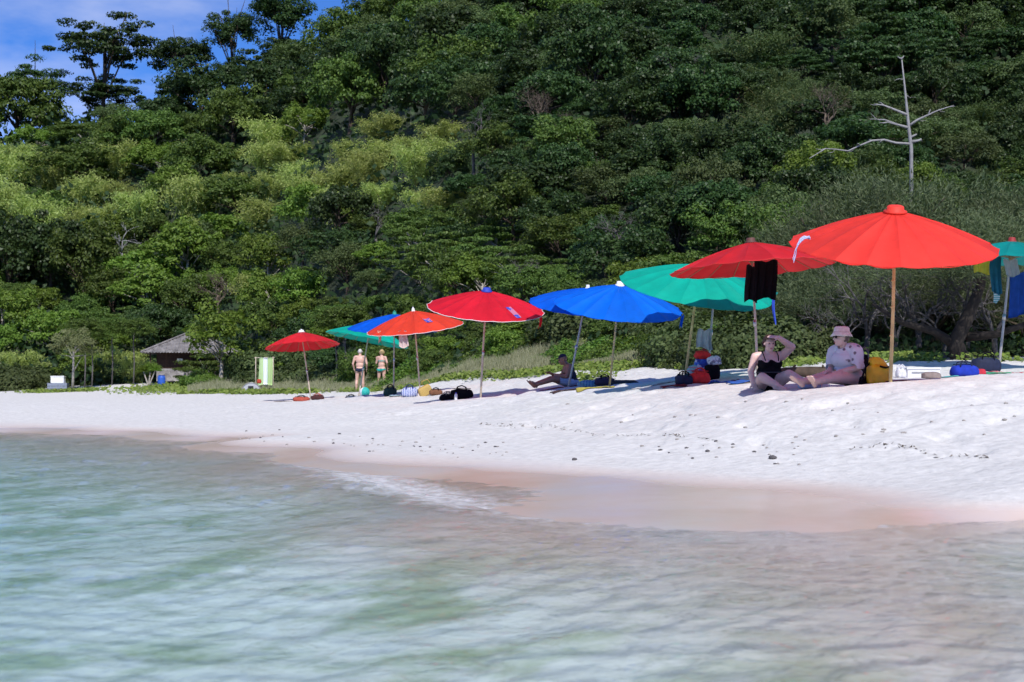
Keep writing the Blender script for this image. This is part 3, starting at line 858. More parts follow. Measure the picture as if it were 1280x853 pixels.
NAMES = {'dark': 'forest_tree', 'mid': 'forest_tree', 'bright': 'forest_tree', 'layer': 'spreading_tree', 'layerdark': 'spreading_tree', 'olive': 'forest_tree', 'bamboo': 'bamboo_clump', 'olivebamboo': 'bamboo_clump',
         'feather': 'casuarina_tree', 'dome': 'beach_shrub', 'domebig': 'beach_shrub', 'bare': 'bare_tree', 'baredead': 'dead_tree', 'brown': 'dry_vine_tangle'}
CATS = {'bamboo_clump': 'bamboo', 'beach_shrub': 'shrub', 'dry_vine_tangle': 'dry vines'}
PARTN = {'bamboo': ('foliage', 'cane'), 'olivebamboo': ('foliage', 'cane'), 'dome': ('foliage', 'stem'), 'domebig': ('foliage', 'stem'),
         'bare': ('branches', 'trunk'), 'baredead': ('branches', 'trunk'), 'brown': ('tangle', 'trunk')}

def plant(kind, x, y, s, label, group=None, rz=None, hs=1.0, sink=0.0, name=None, z=None):
    v = PROTO[kind][R_.randrange(len(PROTO[kind]))]
    nm = name or NAMES[kind]
    zz = (gz(x, y, False) if z is None else z) - sink
    root = empty(nm, (x, y, zz), R_.random() * 6.28 if rz is None else rz, (s, s, s * hs))
    prop(root, label, CATS.get(nm, 'tree'), group)
    pn = PARTN.get(kind, ('crown', 'trunk'))
    link(pn[0], v[0], root); link(pn[1], v[1], root)
    return root

def at_ground(u, D):
    return (u - 640) / F * D, D

# --- forest on the hillside: each tree its own object, kind chosen by stand
def stand(u, y):
    """Tree kinds by place on the slope, darker upper right to carry its shade (photo pixel of the tree's middle)."""
    r = R_.random(); w = float(fbm([u / 130.0], [y / 90.0], 3, 77)[0])
    if u < 600 and 165 < y + 0.10 * (u - 300) < 285 and w > -0.16 and u < 560: return 'bamboo' if r < 0.80 else ('mid' if r < 0.92 else 'bright')
    if u > 830 and y < 230:  # dark and olive kinds picked here to give the upper right its shade
        if 880 < u < 1080 and 50 < y < 230 and r < 0.62: return 'olivebamboo'
        if y > 120: return 'olive' if r < 0.45 else ('dark' if r < 0.9 else 'olivebamboo')
        return 'dark' if r < 0.72 else ('olive' if r < 0.85 else 'layerdark')
    if y < 150:
        return 'dark' if r < 0.58 else ('layerdark' if r < 0.75 else ('mid' if r < 0.92 else 'olive'))
    if u > 560 and y < 300 and w < 0.05: return 'dark' if r < 0.5 else ('olive' if r < 0.75 else 'mid')
    if w > 0.10: return 'bright' if r < 0.5 else ('mid' if r < 0.85 else 'bamboo')
    return 'mid' if r < 0.5 else ('bright' if r < 0.65 else ('layer' if r < 0.8 else ('olive' if r < 0.9 else 'dark')))

LAB = {'dark': 'dark green broadleaf tree', 'mid': 'mid green broadleaf tree', 'bright': 'fresh light green broadleaf tree', 'layer': 'green layered tree', 'layerdark': 'dark layered tree',
       'olive': 'dull olive green tree', 'bamboo': 'feathery yellow-green bamboo', 'olivebamboo': 'feathery olive bamboo'}
def where(u, y):
    row = 'at the foot of the slope' if y > 360 else ('low on the slope' if y > 270 else ('half-way up the slope' if y > 150 else 'high on the slope'))
    col_ = 'above the hut' if u < 300 else ('above the far red umbrella' if u < 440 else ('above the orange-red umbrella' if u < 570 else ('above the crimson umbrella' if u < 690 else ('above the blue umbrellas' if u < 800 else ('above the green umbrella' if u < 905 else ('above the black garments' if u < 1010 else 'round the bleached dead tree'))))))
    return row + ' ' + col_
GRP = {'dark': 'dark green hillside trees', 'mid': 'mid green hillside trees', 'bright': 'light green hillside trees', 'layer': 'layered hillside trees', 'layerdark': 'dark layered hillside trees', 'olive': 'olive hillside trees', 'bamboo': 'yellow-green bamboo clumps', 'olivebamboo': 'olive bamboo clumps'}

def slope_rows():
    """Walk up the slope along each bearing, one tree every few tens of pixels."""
    out = []
    col_ = 0; u = -90.0
    while u < 1385:
        D = foot(u) + 2.0 + (col_ % 2) * 1.5
        ylast = None; Dmax = 236 if u < 480 else 205
        while D < Dmax:
            uu = u + R_.uniform(-20, 20)
            x, yy = at_ground(uu, D)
            z = gz(x, yy, False)
            py = 478 - (z - CAM_H) * F / D
            if ylast is None or ylast - py >= 23:
                if py < -45: break
                out.append((uu, py, D, x, yy)); ylast = py
            D *= 1.012
        u += 46; col_ += 1
    return out

n_tree = 0
for (uu, py, D, x, yy) in slope_rows():
    if 985 < uu < 1215 and D < 44: continue
    k = stand(uu, py - 22)
    wpx = R_.uniform(54, 106) * (0.8 if py > 400 else 1.0)
    s = 0.5 * wpx / F * D
    if k in ('bamboo', 'olivebamboo'): s *= 0.9
    hs = R_.uniform(0.7, 1.25)
    if py < 60 and uu < 480: hs *= 0.9
    plant(k, x, yy, s, LAB[k] + ' ' + where(uu, py), GRP[k], hs=hs, sink=s * 0.45)
    n_tree += 1

# emergent trees that stand out against the sky
for u, ytop, D, wpx, lab in ((125, 30, 196, 90, 'tall tree with stacked dark boughs standing clear of the ridge'), (36, 84, 196, 66, 'low dark tree alone at the end of the ridge'),
                             (225, 48, 195, 62, 'round-headed dark tree on the ridge right of the stacked-bough tree'), (288, 22, 193, 58, 'narrow dark tree rising on the ridge before it climbs'), (350, -4, 190, 70, 'dark tree crowning the shoulder of the ridge')):
    x, yy = at_ground(u, D); s = 0.5 * wpx / F * D
    z = gz(x, yy, False)
    ztop = CAM_H + (478 - ytop) / F * D
    k = 'layerdark' if u in (125, 36) else 'dark'
    hs_ = 1.0; s *= 1.12
    o = plant(k, x, yy, s, lab, None, hs=hs_)
    ex = max(0.0, (ztop - z) / (s * hs_) - 1.85)
    for ch in list(o.children):
        if ch.name.startswith('crown'):
            ch.location.z = ex
            lo_ = link('lower_crown', ch.data, o, (0.15, -0.05, ex * 0.45 - 0.15), (0, 0, 2.1), (0.78, 0.78, 0.7))
        else: ch.scale.z = 1 + ex / 1.15

# undergrowth that fills the forest floor: nobody could count it
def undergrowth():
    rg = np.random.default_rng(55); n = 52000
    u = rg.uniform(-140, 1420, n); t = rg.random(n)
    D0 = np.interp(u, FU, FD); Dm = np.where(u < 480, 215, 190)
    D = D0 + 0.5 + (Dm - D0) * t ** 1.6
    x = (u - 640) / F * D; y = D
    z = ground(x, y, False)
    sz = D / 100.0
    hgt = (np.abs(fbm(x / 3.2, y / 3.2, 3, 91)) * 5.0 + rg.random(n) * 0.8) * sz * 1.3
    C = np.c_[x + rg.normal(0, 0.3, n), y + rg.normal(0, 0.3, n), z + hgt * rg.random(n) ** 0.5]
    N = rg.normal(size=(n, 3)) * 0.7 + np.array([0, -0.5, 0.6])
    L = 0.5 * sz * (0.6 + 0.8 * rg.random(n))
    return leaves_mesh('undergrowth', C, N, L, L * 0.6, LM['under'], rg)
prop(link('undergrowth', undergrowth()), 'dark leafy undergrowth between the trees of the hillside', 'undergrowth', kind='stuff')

# --- singled-out plants
def put(kind, u, D, s, label, group=None, **kw):
    x, y = at_ground(u, D); return plant(kind, x, y, s, label, group, **kw)

# the green bank of clipped shrubs behind the middle umbrellas
sh_lab = 'low bright green beach shrub on the bank behind the umbrellas'
for i in range(46):
    t = i / 45.0
    u = 425 + 490 * t + R_.uniform(-14, 14); D = foot(u) + R_.uniform(-1.0, 5.0)
    put('dome', u, D, R_.uniform(0.75, 1.35) * (0.75 + 0.25 * D / 40), sh_lab, 'shrubs on the bank behind the umbrellas', sink=0.25, hs=R_.uniform(0.8, 1.1))
for i in range(14):
    u = 560 + 330 * R_.random(); D = foot(u) + R_.uniform(4, 9)
    put('domebig', u, D, R_.uniform(1.2, 2.0), 'broad olive green shrub higher on the bank behind the umbrellas', 'larger shrubs on the bank', sink=0.2)
# bushes along the foot of the forest, far left
for u, D, s in ((-30, 99, 3.0), (12, 97, 2.6), (50, 101, 2.2), (130, 104, 2.4), (352, 80, 2.4), (382, 76, 2.2), (405, 72, 2.1), (430, 69, 1.9), (395, 80, 2.6), (340, 88, 2.8)):
    put('domebig', u, D, s, 'leafy bush at the foot of the forest beside the hut clearing', 'bushes at the forest foot', sink=0.4)
for u, D, s in ((900, 33.5, 1.3), (935, 32.0, 1.5), (968, 31.5, 1.5), (1000, 31.2, 1.3), (880, 35.5, 1.6)):
    put('domebig', u, D, s, 'dark leafy shrub behind the green and red umbrellas', 'shrubs behind the green and red umbrellas', sink=0.2)
# casuarina-like thicket on the right
for u, D, s in ((1010, 36, 2.0), (1065, 36, 2.5), (1125, 37, 2.7), (1190, 37, 2.7), (1250, 36.5, 2.6), (1310, 36, 2.8), (1100, 33.5, 1.6), (1170, 34, 1.7), (1280, 33.5, 1.6), (1035, 33, 1.5), (1370, 35, 2.6)):
    put('feather', u, D, s, 'fine-leaved grey-green tree in the thicket behind the large scarlet umbrella', 'fine-leaved trees on the right', sink=s * 0.3)
for u, D, s in ((1085, 31.5, 1.35), (1150, 31.5, 1.4), (1210, 32, 1.5), (1050, 31, 1.0), (1245, 31, 1.3), (1120, 31, 1.1), (1180, 31, 1.1)):
    put('bare', u, D, s, 'tangle of bare grey branches under the thicket behind the large scarlet umbrella', 'bare grey branches on the right', sink=0.3)
# leaning dark trunk at the right edge
mb = MB(); a = P(1178, 462, 29.5); b_ = P(1222, 425, 30.5); c_ = P(1255, 395, 31.5)
root = prop(empty('leaning_tree', (P(1205, 465, 30).x, P(1205, 465, 30).y, gz(P(1205, 465, 30).x, 30))), 'dark leaning tree with low bent limbs shading the sand behind the blue bag', 'tree')
o0 = Vector(root.location)
tr_ = MB()
tr_.tube([Vector((0, 0, -.3)), Vector((-.15, .1, .4)), Vector((.15, .2, .9)), Vector((.5, .4, 1.6)), Vector((.7, .6, 2.3))], [.22, .18, .14, .10, .05], 9)
tr_.tube([Vector((-.1, .1, .3)), Vector((-.6, .1, .62)), Vector((-1.3, .0, .8)), Vector((-1.9, .1, 1.2))], [.12, .09, .06, .03], 8)
tr_.tube([Vector((.1, .2, .5)), Vector((.7, .1, .55)), Vector((1.3, .1, .75)), Vector((1.9, .2, 1.1))], [.11, .08, .06, .03], 8)
tr_.build('trunk', plain('deep_shade_bark', (0.03, 0.024, 0.02), 0.9, 0.3, 8.0), root, True)  # bark colour taken near black to stand for deep shade
link('crown', PROTO['feather'][1][0], root, (0.3, -0.3, 0.55), None, (2.3, 1.7, 1.45))

# the bleached dead tree above the thicket
dD = 43.0
bx, by = at_ground(1140, dD); bz = gz(bx, by, False)
root = prop(empty('dead_tree', (bx, by, bz)), 'bleached dead tree with a bare spire and crooked side limbs above the thicket', 'tree')
def q(u, y, dd=0.0): return P(u, y, dD + dd) - Vector((bx, by, bz))
def limb(pts, r0, r1, name='limb'):
    n = len(pts); mb = MB()
    mb.tube([q(*p) for p in pts], [r0 + (r1 - r0) * i / (n - 1) for i in range(n)], 7); return mb.build(name, M_DEAD, root, True)
mb = MB(); base_ = Vector((0, 0, -0.5))
mb.tube([base_, q(1139, 185), q(1136, 160), q(1134, 140), q(1131, 110), q(1127, 72)], [.066, .058, .05, .042, .03, .014], 8); mb.build('trunk', M_DEAD, root, True)
limb([(1137, 180), (1120, 179), (1105, 175), (1090, 176), (1075, 182), (1060, 189), (1045, 187), (1032, 186, -.5), (1012, 198, -1)], .042, .012)
limb([(1136, 160), (1125, 157), (1110, 153), (1100, 154)], .05, .012)
limb([(1122, 156), (1106, 150), (1087, 149)], .035, .01)
limb([(1134, 144), (1120, 138), (1105, 132), (1093, 130)], .05, .012)
limb([(1137, 157), (1147, 150), (1160, 144), (1173, 138), (1192, 132)], .045, .01)
limb([(1160, 144), (1163, 137)], .025, .01)
limb([(1139, 178), (1148, 176), (1152, 174)], .06, .02)
limb([(1138, 172), (1146, 168)], .045, .02)
rgd = np.random.default_rng(12)
for (u_, y_, sx_) in ((1105, 175, -1), (1090, 176, -1), (1075, 182, -1), (1060, 189, 1), (1045, 187, -1), (1032, 186, -1), (1110, 153, -1), (1100, 151, -1), (1105, 132, -1), (1098, 131, -1), (1160, 144, 1), (1173, 138, 1), (1182, 135, 1), (1120, 138, -1), (1134, 120, 1), (1130, 100, -1), (1148, 176, 1), (1146, 150, 1)):
    dx_, dy_ = rgd.uniform(4, 13) * sx_, rgd.uniform(-9, 5)
    limb([(u_, y_), (u_ + dx_ * 0.5, y_ + dy_ * 0.5 + rgd.uniform(-2, 2), rgd.uniform(-.2, .2)), (u_ + dx_, y_ + dy_, rgd.uniform(-.4, .4))], .018, .005, 'twig')
limb([(1127, 74), (1122, 71)], .03, .01); limb([(1127, 74), (1130, 70)], .03, .01)

# bare and dry trees that show among the green
def crown_level(u, y, lift=34):
    """Distance at which the forest roof passes photo pixel (u, y)."""
    D = foot(u) + 3
    while D < 230:
        x, yy = at_ground(u, D)
        if 478 - (gz(x, yy, False) - CAM_H) * F / D - lift <= y: break
        D += 0.6
    return D
for u, y, hpx, kind, lab in ((184, 372, 44, 'baredead', 'bare white forked tree above the hut roof'), (148, 345, 56, 'baredead', 'pale bare limbs of a tree among green left of the forked white tree'),
                           (592, 200, 60, 'bare', 'bare pale twigs of a leafless tree high on the middle slope'), (672, 158, 50, 'brown', 'dry brown tangle of vines high on the middle slope'),
                           (708, 180, 44, 'brown', 'reddish brown dead crown beside the dry tangle on the middle slope'), (272, 388, 50, 'brown', 'brown dead vine curtain above the hut'), (1035, 165, 64, 'brown', 'rust brown dead bamboo beside the bleached tree'),
                           (655, 366, 50, 'bare', 'grey leafless bush above the crimson umbrella'), (770, 330, 75, 'bare', 'thin grey trunks and twigs in the shaded gap above the blue umbrella'), (850, 108, 46, 'bare', 'white leafless branches in dark forest above the green umbrella'),
                           (470, 305, 46, 'bare', 'grey twiggy tree on the middle slope above the orange-red umbrella')):
    D = crown_level(u, y)
    x, yy = at_ground(u, D)
    s = hpx / F * D / 1.45
    plant(kind, x, yy, s, lab, None, z=CAM_H + (478 - y) / F * D - s * 0.35)
# ------------------------------------------------------------------ dune edge, hut and the plants round it
EU = [-150, 60, 150, 240, 300, 360, 420, 500, 560, 640, 700, 800, 860, 920]
ED = [90, 90, 88, 70, 64, 61, 59.5, 50, 44.5, 40.5, 38.5, 35, 33.0, 32.5]        # seaward edge of the green
def dune_grass():
    rg = np.random.default_rng(91); n = 80000
    u = rg.uniform(235, 915, n); E = np.interp(u, EU, ED); Ft = np.interp(u, FU, FD)
    t = rg.random(n)
    D = E + 1.0 + np.maximum(Ft - E, 2.0) * t
    x = (u - 640) / F * D; y = D
    tuft = fbm(x / 1.3, y / 1.3, 3, 101) + 0.55 * fbm(x / 5, y / 5, 2, 111)
    keep = (tuft > -0.07) & (rg.random(n) < 0.95)
    x, y, t, tuft, D = x[keep], y[keep], t[keep], tuft[keep], D[keep]; n = len(x)
    z = ground(x, y, False)
    h = 1.45 * (0.22 + 0.75 * np.clip(tuft + 0.1, 0, 0.5)) * (0.6 + 0.6 * rg.random(n)) * (0.55 + 0.65 * t)
    up = np.c_[rg.normal(0, 0.35, n), rg.normal(0, 0.3, n), np.ones(n)]
    T = unit(up)
    C = np.c_[x, y, z + h * 0.42]
    N = np.c_[rg.normal(0, 0.5, n), -np.ones(n), rg.normal(0.3, 0.3, n)]
    return leaves_mesh('dune_grass', C, N, h, 0.022 + 0.02 * rg.random(n), LM['grass'], rg, T)
prop(link('dune_grass', dune_grass()), 'strip of dry grey-green dune grass along the top of the sand', 'grass', kind='stuff')

def creepers():
    rg = np.random.default_rng(93); C = []; 
    n = 13000
    u = rg.uniform(225, 915, n); E = np.interp(u, EU, ED)
    D = E + rg.normal(0.4, 0.9, n) * (E / 45)
    x = (u - 640) / F * D; keep = fbm(x / 1.1, D / 1.1, 3, 121) > -0.03
    C.append(np.c_[x, D][keep])
    for (uc, Dc, su, sD, m) in ((1110, 27.6, 30, 0.5, 420), (1155, 27.2, 14, 0.3, 200), (1000, 28.0, 25, 0.5, 220), (1245, 29, 26, 0.5, 200), (80, 89.5, 24, 1.2, 1400), (215, 86, 30, 4, 2200), (740, 33.5, 18, 0.8, 300), (270, 82, 25, 5, 1600)):
        uu = rg.normal(uc, su, m); DD = rg.normal(Dc, sD, m); C.append(np.c_[(uu - 640) / F * DD, DD])
    C = np.concatenate(C); n = len(C)
    z = ground(C[:, 0], C[:, 1], False) + rg.random(n) ** 2 * 0.16 + 0.02
    s = np.where(C[:, 1] > 60, 0.16, 0.085) * (0.7 + 0.6 * rg.random(n))
    return leaves_mesh('beach_creeper', np.c_[C, z], rg.normal(size=(n, 3)) * 0.5 + np.array([0, -0.3, 1]), s * 1.2, s, LM['vine'], rg)
prop(link('beach_creeper', creepers()), 'yellow-green beach creeper spreading over the sand edge', 'creeper', kind='stuff')

# ---- the hut
M_ROOF = plain('weathered_roof_sheet', (0.20, 0.185, 0.18), 0.85, 0.4, 3.0)
M_WOOD = plain('dark_stained_planks', (0.055, 0.028, 0.02), 0.8, 0.3, 5.0)
M_SIGN = plain('white_sign_board', (0.75, 0.75, 0.72), 0.6, 0.05)
def stone_mat():
    t = NT('rubble_stone'); p = t.new('ShaderNodeBsdfPrincipled', Roughness=0.9)
    tc = t.new('ShaderNodeTexCoord'); v = t.new('ShaderNodeTexVoronoi', Scale=5.0); t.to(tc.outputs['Object'], v.inputs['Vector'])
    s = t.new('ShaderNodeSeparateColor'); t.to(v.outputs['Color'], s.inputs[0])
    t.to(t.ramp(s.outputs[0], [(0, (0.17, 0.155, 0.15)), (1, (0.34, 0.32, 0.31))]).outputs['Color'], p.inputs['Base Color'])
    b = t.new('ShaderNodeBump', Strength=0.8, Distance=0.05); t.to(v.outputs['Distance'], b.inputs['Height']); t.to(b.outputs['Normal'], p.inputs['Normal'])
    t.to(p.outputs[0], t.out.inputs['Surface']); return t.m
M_STONE = stone_mat()
hx, hy = at_ground(243, 97)
hut = prop(empty('beach_hut', (hx, hy, gz(hx, hy, False) - 0.05), math.radians(7)), 'small dark wooden hut on a stone base with a grey hipped roof', 'hut')
W2 = 2.25
mb = MB(); mb.box((0, 0, 0.32), (2 * W2, 2 * W2, 0.84)); mb.build('stone_base', M_STONE, hut)
rg = random.Random(4)
for side in range(2):
    a = -math.pi / 2 * side
    for k in range(15):
        off = -W2 + 0.06 + (k + 0.5) * (2 * W2 - 0.12) / 15
        mb = MB(); mb.box((0, 0, 0), ((2 * W2 - 0.12) / 15 - 0.015, 0.03, 1.2))
        o = mb.build('plank', M_WOOD, hut)
        if side == 0: o.location = (off, -W2 + 0.03 - rg.uniform(0, .012), 1.34)
        else: o.location = (-W2 + 0.03 - rg.uniform(0, .012), off, 1.34); o.rotation_euler = (0, 0, math.pi / 2)
mb = MB(); mb.box((0, 0, 1.34), (2 * W2 - 0.1, 2 * W2 - 0.1, 1.2)); mb.build('wall_core', M_WOOD, hut)
mb = MB(); mb.box((-0.72, -W2 - 0.03, 1.32), (0.36, 0.03, 0.16)); mb.build('sign_board', M_SIGN, hut)
EV = 3.15; zE = 1.80; zA = 3.35
for f in range(4):
    rot = f * math.pi / 2
    for k in range(8):        # eight corrugated sheets a face
        x0 = -EV + 2 * EV * k / 8; x1 = x0 + 2 * EV / 8 - 0.012
        vs_ = []; fs_ = []; n = 9
        for i in range(n):
            x = x0 + (x1 - x0) * i / (n - 1)
            c = 0.03 * math.cos(i * math.pi)
            up = max(0.0, 1 - abs(x) / EV)
            z0 = zE + c + 0.012 * rg.random(); top = up
            vs_.append((x, -EV, z0)); vs_.append((x, -EV * (1 - top), zE + (zA - zE) * top + c))
            vs_.append((x, -EV, z0 - 0.02)); vs_.append((x, -EV * (1 - top), zE + (zA - zE) * top + c - 0.02))
        for i in range(n - 1):
            a = 4 * i
            fs_ += [(a, a + 4, a + 5, a + 1), (a + 2, a + 3, a + 7, a + 6), (a, a + 2, a + 6, a + 4)]
        mb = MB(); mb.add(vs_, fs_); mb.build('roof_sheet', M_ROOF, hut, rot=(0, 0, rot))
for f in range(4):
    a = math.pi / 4 + f * math.pi / 2; r = EV * math.sqrt(2)
    mb = MB(); mb.tube([(r * math.cos(a), r * math.sin(a), zE + 0.03), (0, 0, zA + 0.05)], 0.07, 6); mb.build('hip_cap', M_ROOF, hut, True)
# posts stand singly under the eaves
for sx, sy in ((-1, -1), (1, -1), (-1, 1), (1, 1)):
    mb = MB(); mb.box((sx * 2.6, sy * 2.6, 0.85), (0.1, 0.1, 1.95)); mb.build('eave_post', M_WOOD, hut)

def on_sand(u, D): 
    x, y = at_ground(u, D); return Vector((x, y, gz(x, y)))
b = on_sand(202, 92.5)
br = prop(empty('barrel', b), 'small blue plastic barrel beside the hut wall', 'barrel')
mb = MB(); mb.lathe([(0.2, 0.0), (0.24, 0.05), (0.25, 0.25), (0.255, 0.27), (0.25, 0.29), (0.255, 0.5), (0.24, 0.66), (0.2, 0.7)], 16); mb.build('body', plain('blue_barrel', (0.03, 0.11, 0.5), 0.45), br, True)
mb = MB(); mb.lathe([(0.19, 0.70), (0.21, 0.705), (0.21, 0.74), (0.18, 0.75)], 16); mb.build('lid', plain('barrel_lid', (0.02, 0.06, 0.3), 0.45), br, True)

# white chest on a grey-blue crate, far left
b = on_sand(73, 89.5)
cr = prop(empty('crate', b, 0.1), 'grey-blue slatted crate standing on the sand near the umbrella-shaped tree', 'crate')
M_CRATE = plain('grey_blue_wood', (0.25, 0.28, 0.36), 0.8, 0.2)
for zz in (0.12, 0.29, 0.46):
    for sy in (-0.32, 0.32):
        mb = MB(); mb.box((0, sy, zz), (1.2, 0.03, 0.145)); mb.build('slat', M_CRATE, cr)
    for sx in (-0.585, 0.585):
        mb = MB(); mb.box((sx, 0, zz), (0.03, 0.60, 0.145)); mb.build('end_slat', M_CRATE, cr)
mb = MB(); mb.box((0, 0, 0.55), (1.22, 0.68, 0.03)); mb.build('top_board', M_CRATE, cr)
cs = prop(empty('cool_box', (b.x, b.y, b.z + 0.567), 0.06), 'white cool box sitting on the grey-blue crate', 'cool box')
mb = MB(); mb.box((0, 0, 0.19), (0.8, 0.5, 0.38)); mb.build('body', M_WHITE, cs)
mb = MB(); mb.box((0, 0, 0.415), (0.84, 0.54, 0.06)); mb.build('lid', M_WHITE, cs)
for sx in (-1, 1):
    mb = MB(); mb.tube([(sx * 0.41, -.1, .25), (sx * .45, -.1, .28), (sx * .45, .1, .28), (sx * 0.41, .1, .25)], .012, 6); mb.build('handle', M_GREYPOLE, cs, True)

# pale umbrella-shaped tree
PROTO['paletree'] = [proto_broad(400, 'pale', 46, 130, 0.05, 1.0, 0.62, 1.7, M_PALEBARK)]
NAMES['paletree'] = 'umbrella_shaped_tree'
put('paletree', 91, 89, 1.5, 'pale dry-leaved tree with a rounded crown on a bare trunk by the crate', hs=1.05)
# leafy tree with white branches in front of the hut
PROTO['whitelimb'] = [proto_broad(410, 'bright', 46, 80, 0.07, 1.0, 0.85, 1.0, M_PALEBARK)]
NAMES['whitelimb'] = 'white_limbed_tree'
put('whitelimb', 276, 86.5, 2.45, 'light green tree with white crooked limbs partly hiding the hut', hs=1.0)
put('dome', 252, 86, 1.3, 'small leafy bush at the corner of the hut base', None)
# screw pine
b = on_sand(186, 91)
sp_ = prop(empty('screw_pine', b), 'small screw pine with spiky yellow-green rosettes left of the hut', 'screw pine')
rg2 = np.random.default_rng(8)
heads = [Vector((-0.35, 0, 1.05)), Vector((0.1, .1, 1.25)), Vector((0.45, -.1, 1.1))]
for hpos in heads:
    mb = MB(); mb.tube([(0, 0, -.1), (hpos.x * 0.3, 0, 0.4), tuple(hpos)], [.07, .05, .04], 6); mb.build('stem', M_PALEBARK, sp_, True)
    n = 130; d = sph(rg2, n); d[:, 2] = np.abs(d[:, 2]) * 1.0 - 0.15
    me = leaves_mesh('rosette', np.array(hpos)[None, :] + d * 0.28, np.cross(d, rg2.normal(size=(n, 3))), 0.58, 0.055, LM['bright'], rg2, d)
    link('rosette', me, sp_)

# ---- thin trunks in the shade at the forest foot, far left
for u, D, h_ in ((106, 95, 4.2), (115, 96, 3.6), (140, 98, 4.2), (167, 97, 4.0), (420, 67, 3.0), (432, 66, 2.8)):
    b = on_sand(u, D); root = prop(empty('slender_tree', b), 'slender grey trunk in the shade at the foot of the forest', 'tree', 'slender trunks at the forest foot')
    mb = MB(); mb.tube([(0, 0, -.2), (.05, 0, h_ * .4), (-.04, .05, h_ * .75), (.05, .1, h_)], [.055, .05, .04, .02], 6); mb.build('trunk', M_TWIG, root, True)
    link('crown', PROTO['mid'][0][0], root, (0, 0.2, h_ * 0.62), None, (1.3, 1.3, 1.1))

# ------------------------------------------------------------------ people
def skin_mat(name, col):
    t = NT(name); p = t.new('ShaderNodeBsdfPrincipled', Roughness=0.5)
    f = t.noise(6.0, 4, 0.6); f2 = t.noise(45.0, 3)
    c = t.ramp(f, [(0.3, sc3(col, 0.88)), (0.7, (min(1, col[0] * 1.1), col[1] * 1.02, col[2] * 1.0))]).outputs['Color']
    c = t.mix(0.12, c, t.ramp(f2, [(0.35, (0.7, 0.5, 0.45)), (0.65, (1, 1, 1))]).outputs['Color'], 'MULTIPLY')
    t.to(c, p.inputs['Base Color'])
    p.inputs['Subsurface Weight'].default_value = 0.0
    t.to(p.outputs[0], t.out.inputs['Surface']); return t.m
SK_PINK = skin_mat('skin_sunburnt', (0.78, 0.54, 0.46)); SK_FAIR = skin_mat('skin_fair', (0.66, 0.42, 0.33)); SK_TAN = skin_mat('skin_tanned', (0.34, 0.17, 0.11))
M_EYE = plain('eye_dark', (0.03, 0.02, 0.02), 0.2); M_LIP = plain('lips', (0.42, 0.13, 0.12), 0.5); M_BLACK = plain('black_fabric', (0.008, 0.008, 0.010), 0.9, 0.2, spec=0.08)
M_NAVY = plain('navy_fabric', (0.015, 0.02, 0.05), 0.75, 0.2); M_TEALF = plain('teal_fabric', (0.03, 0.42, 0.36), 0.6, 0.15)

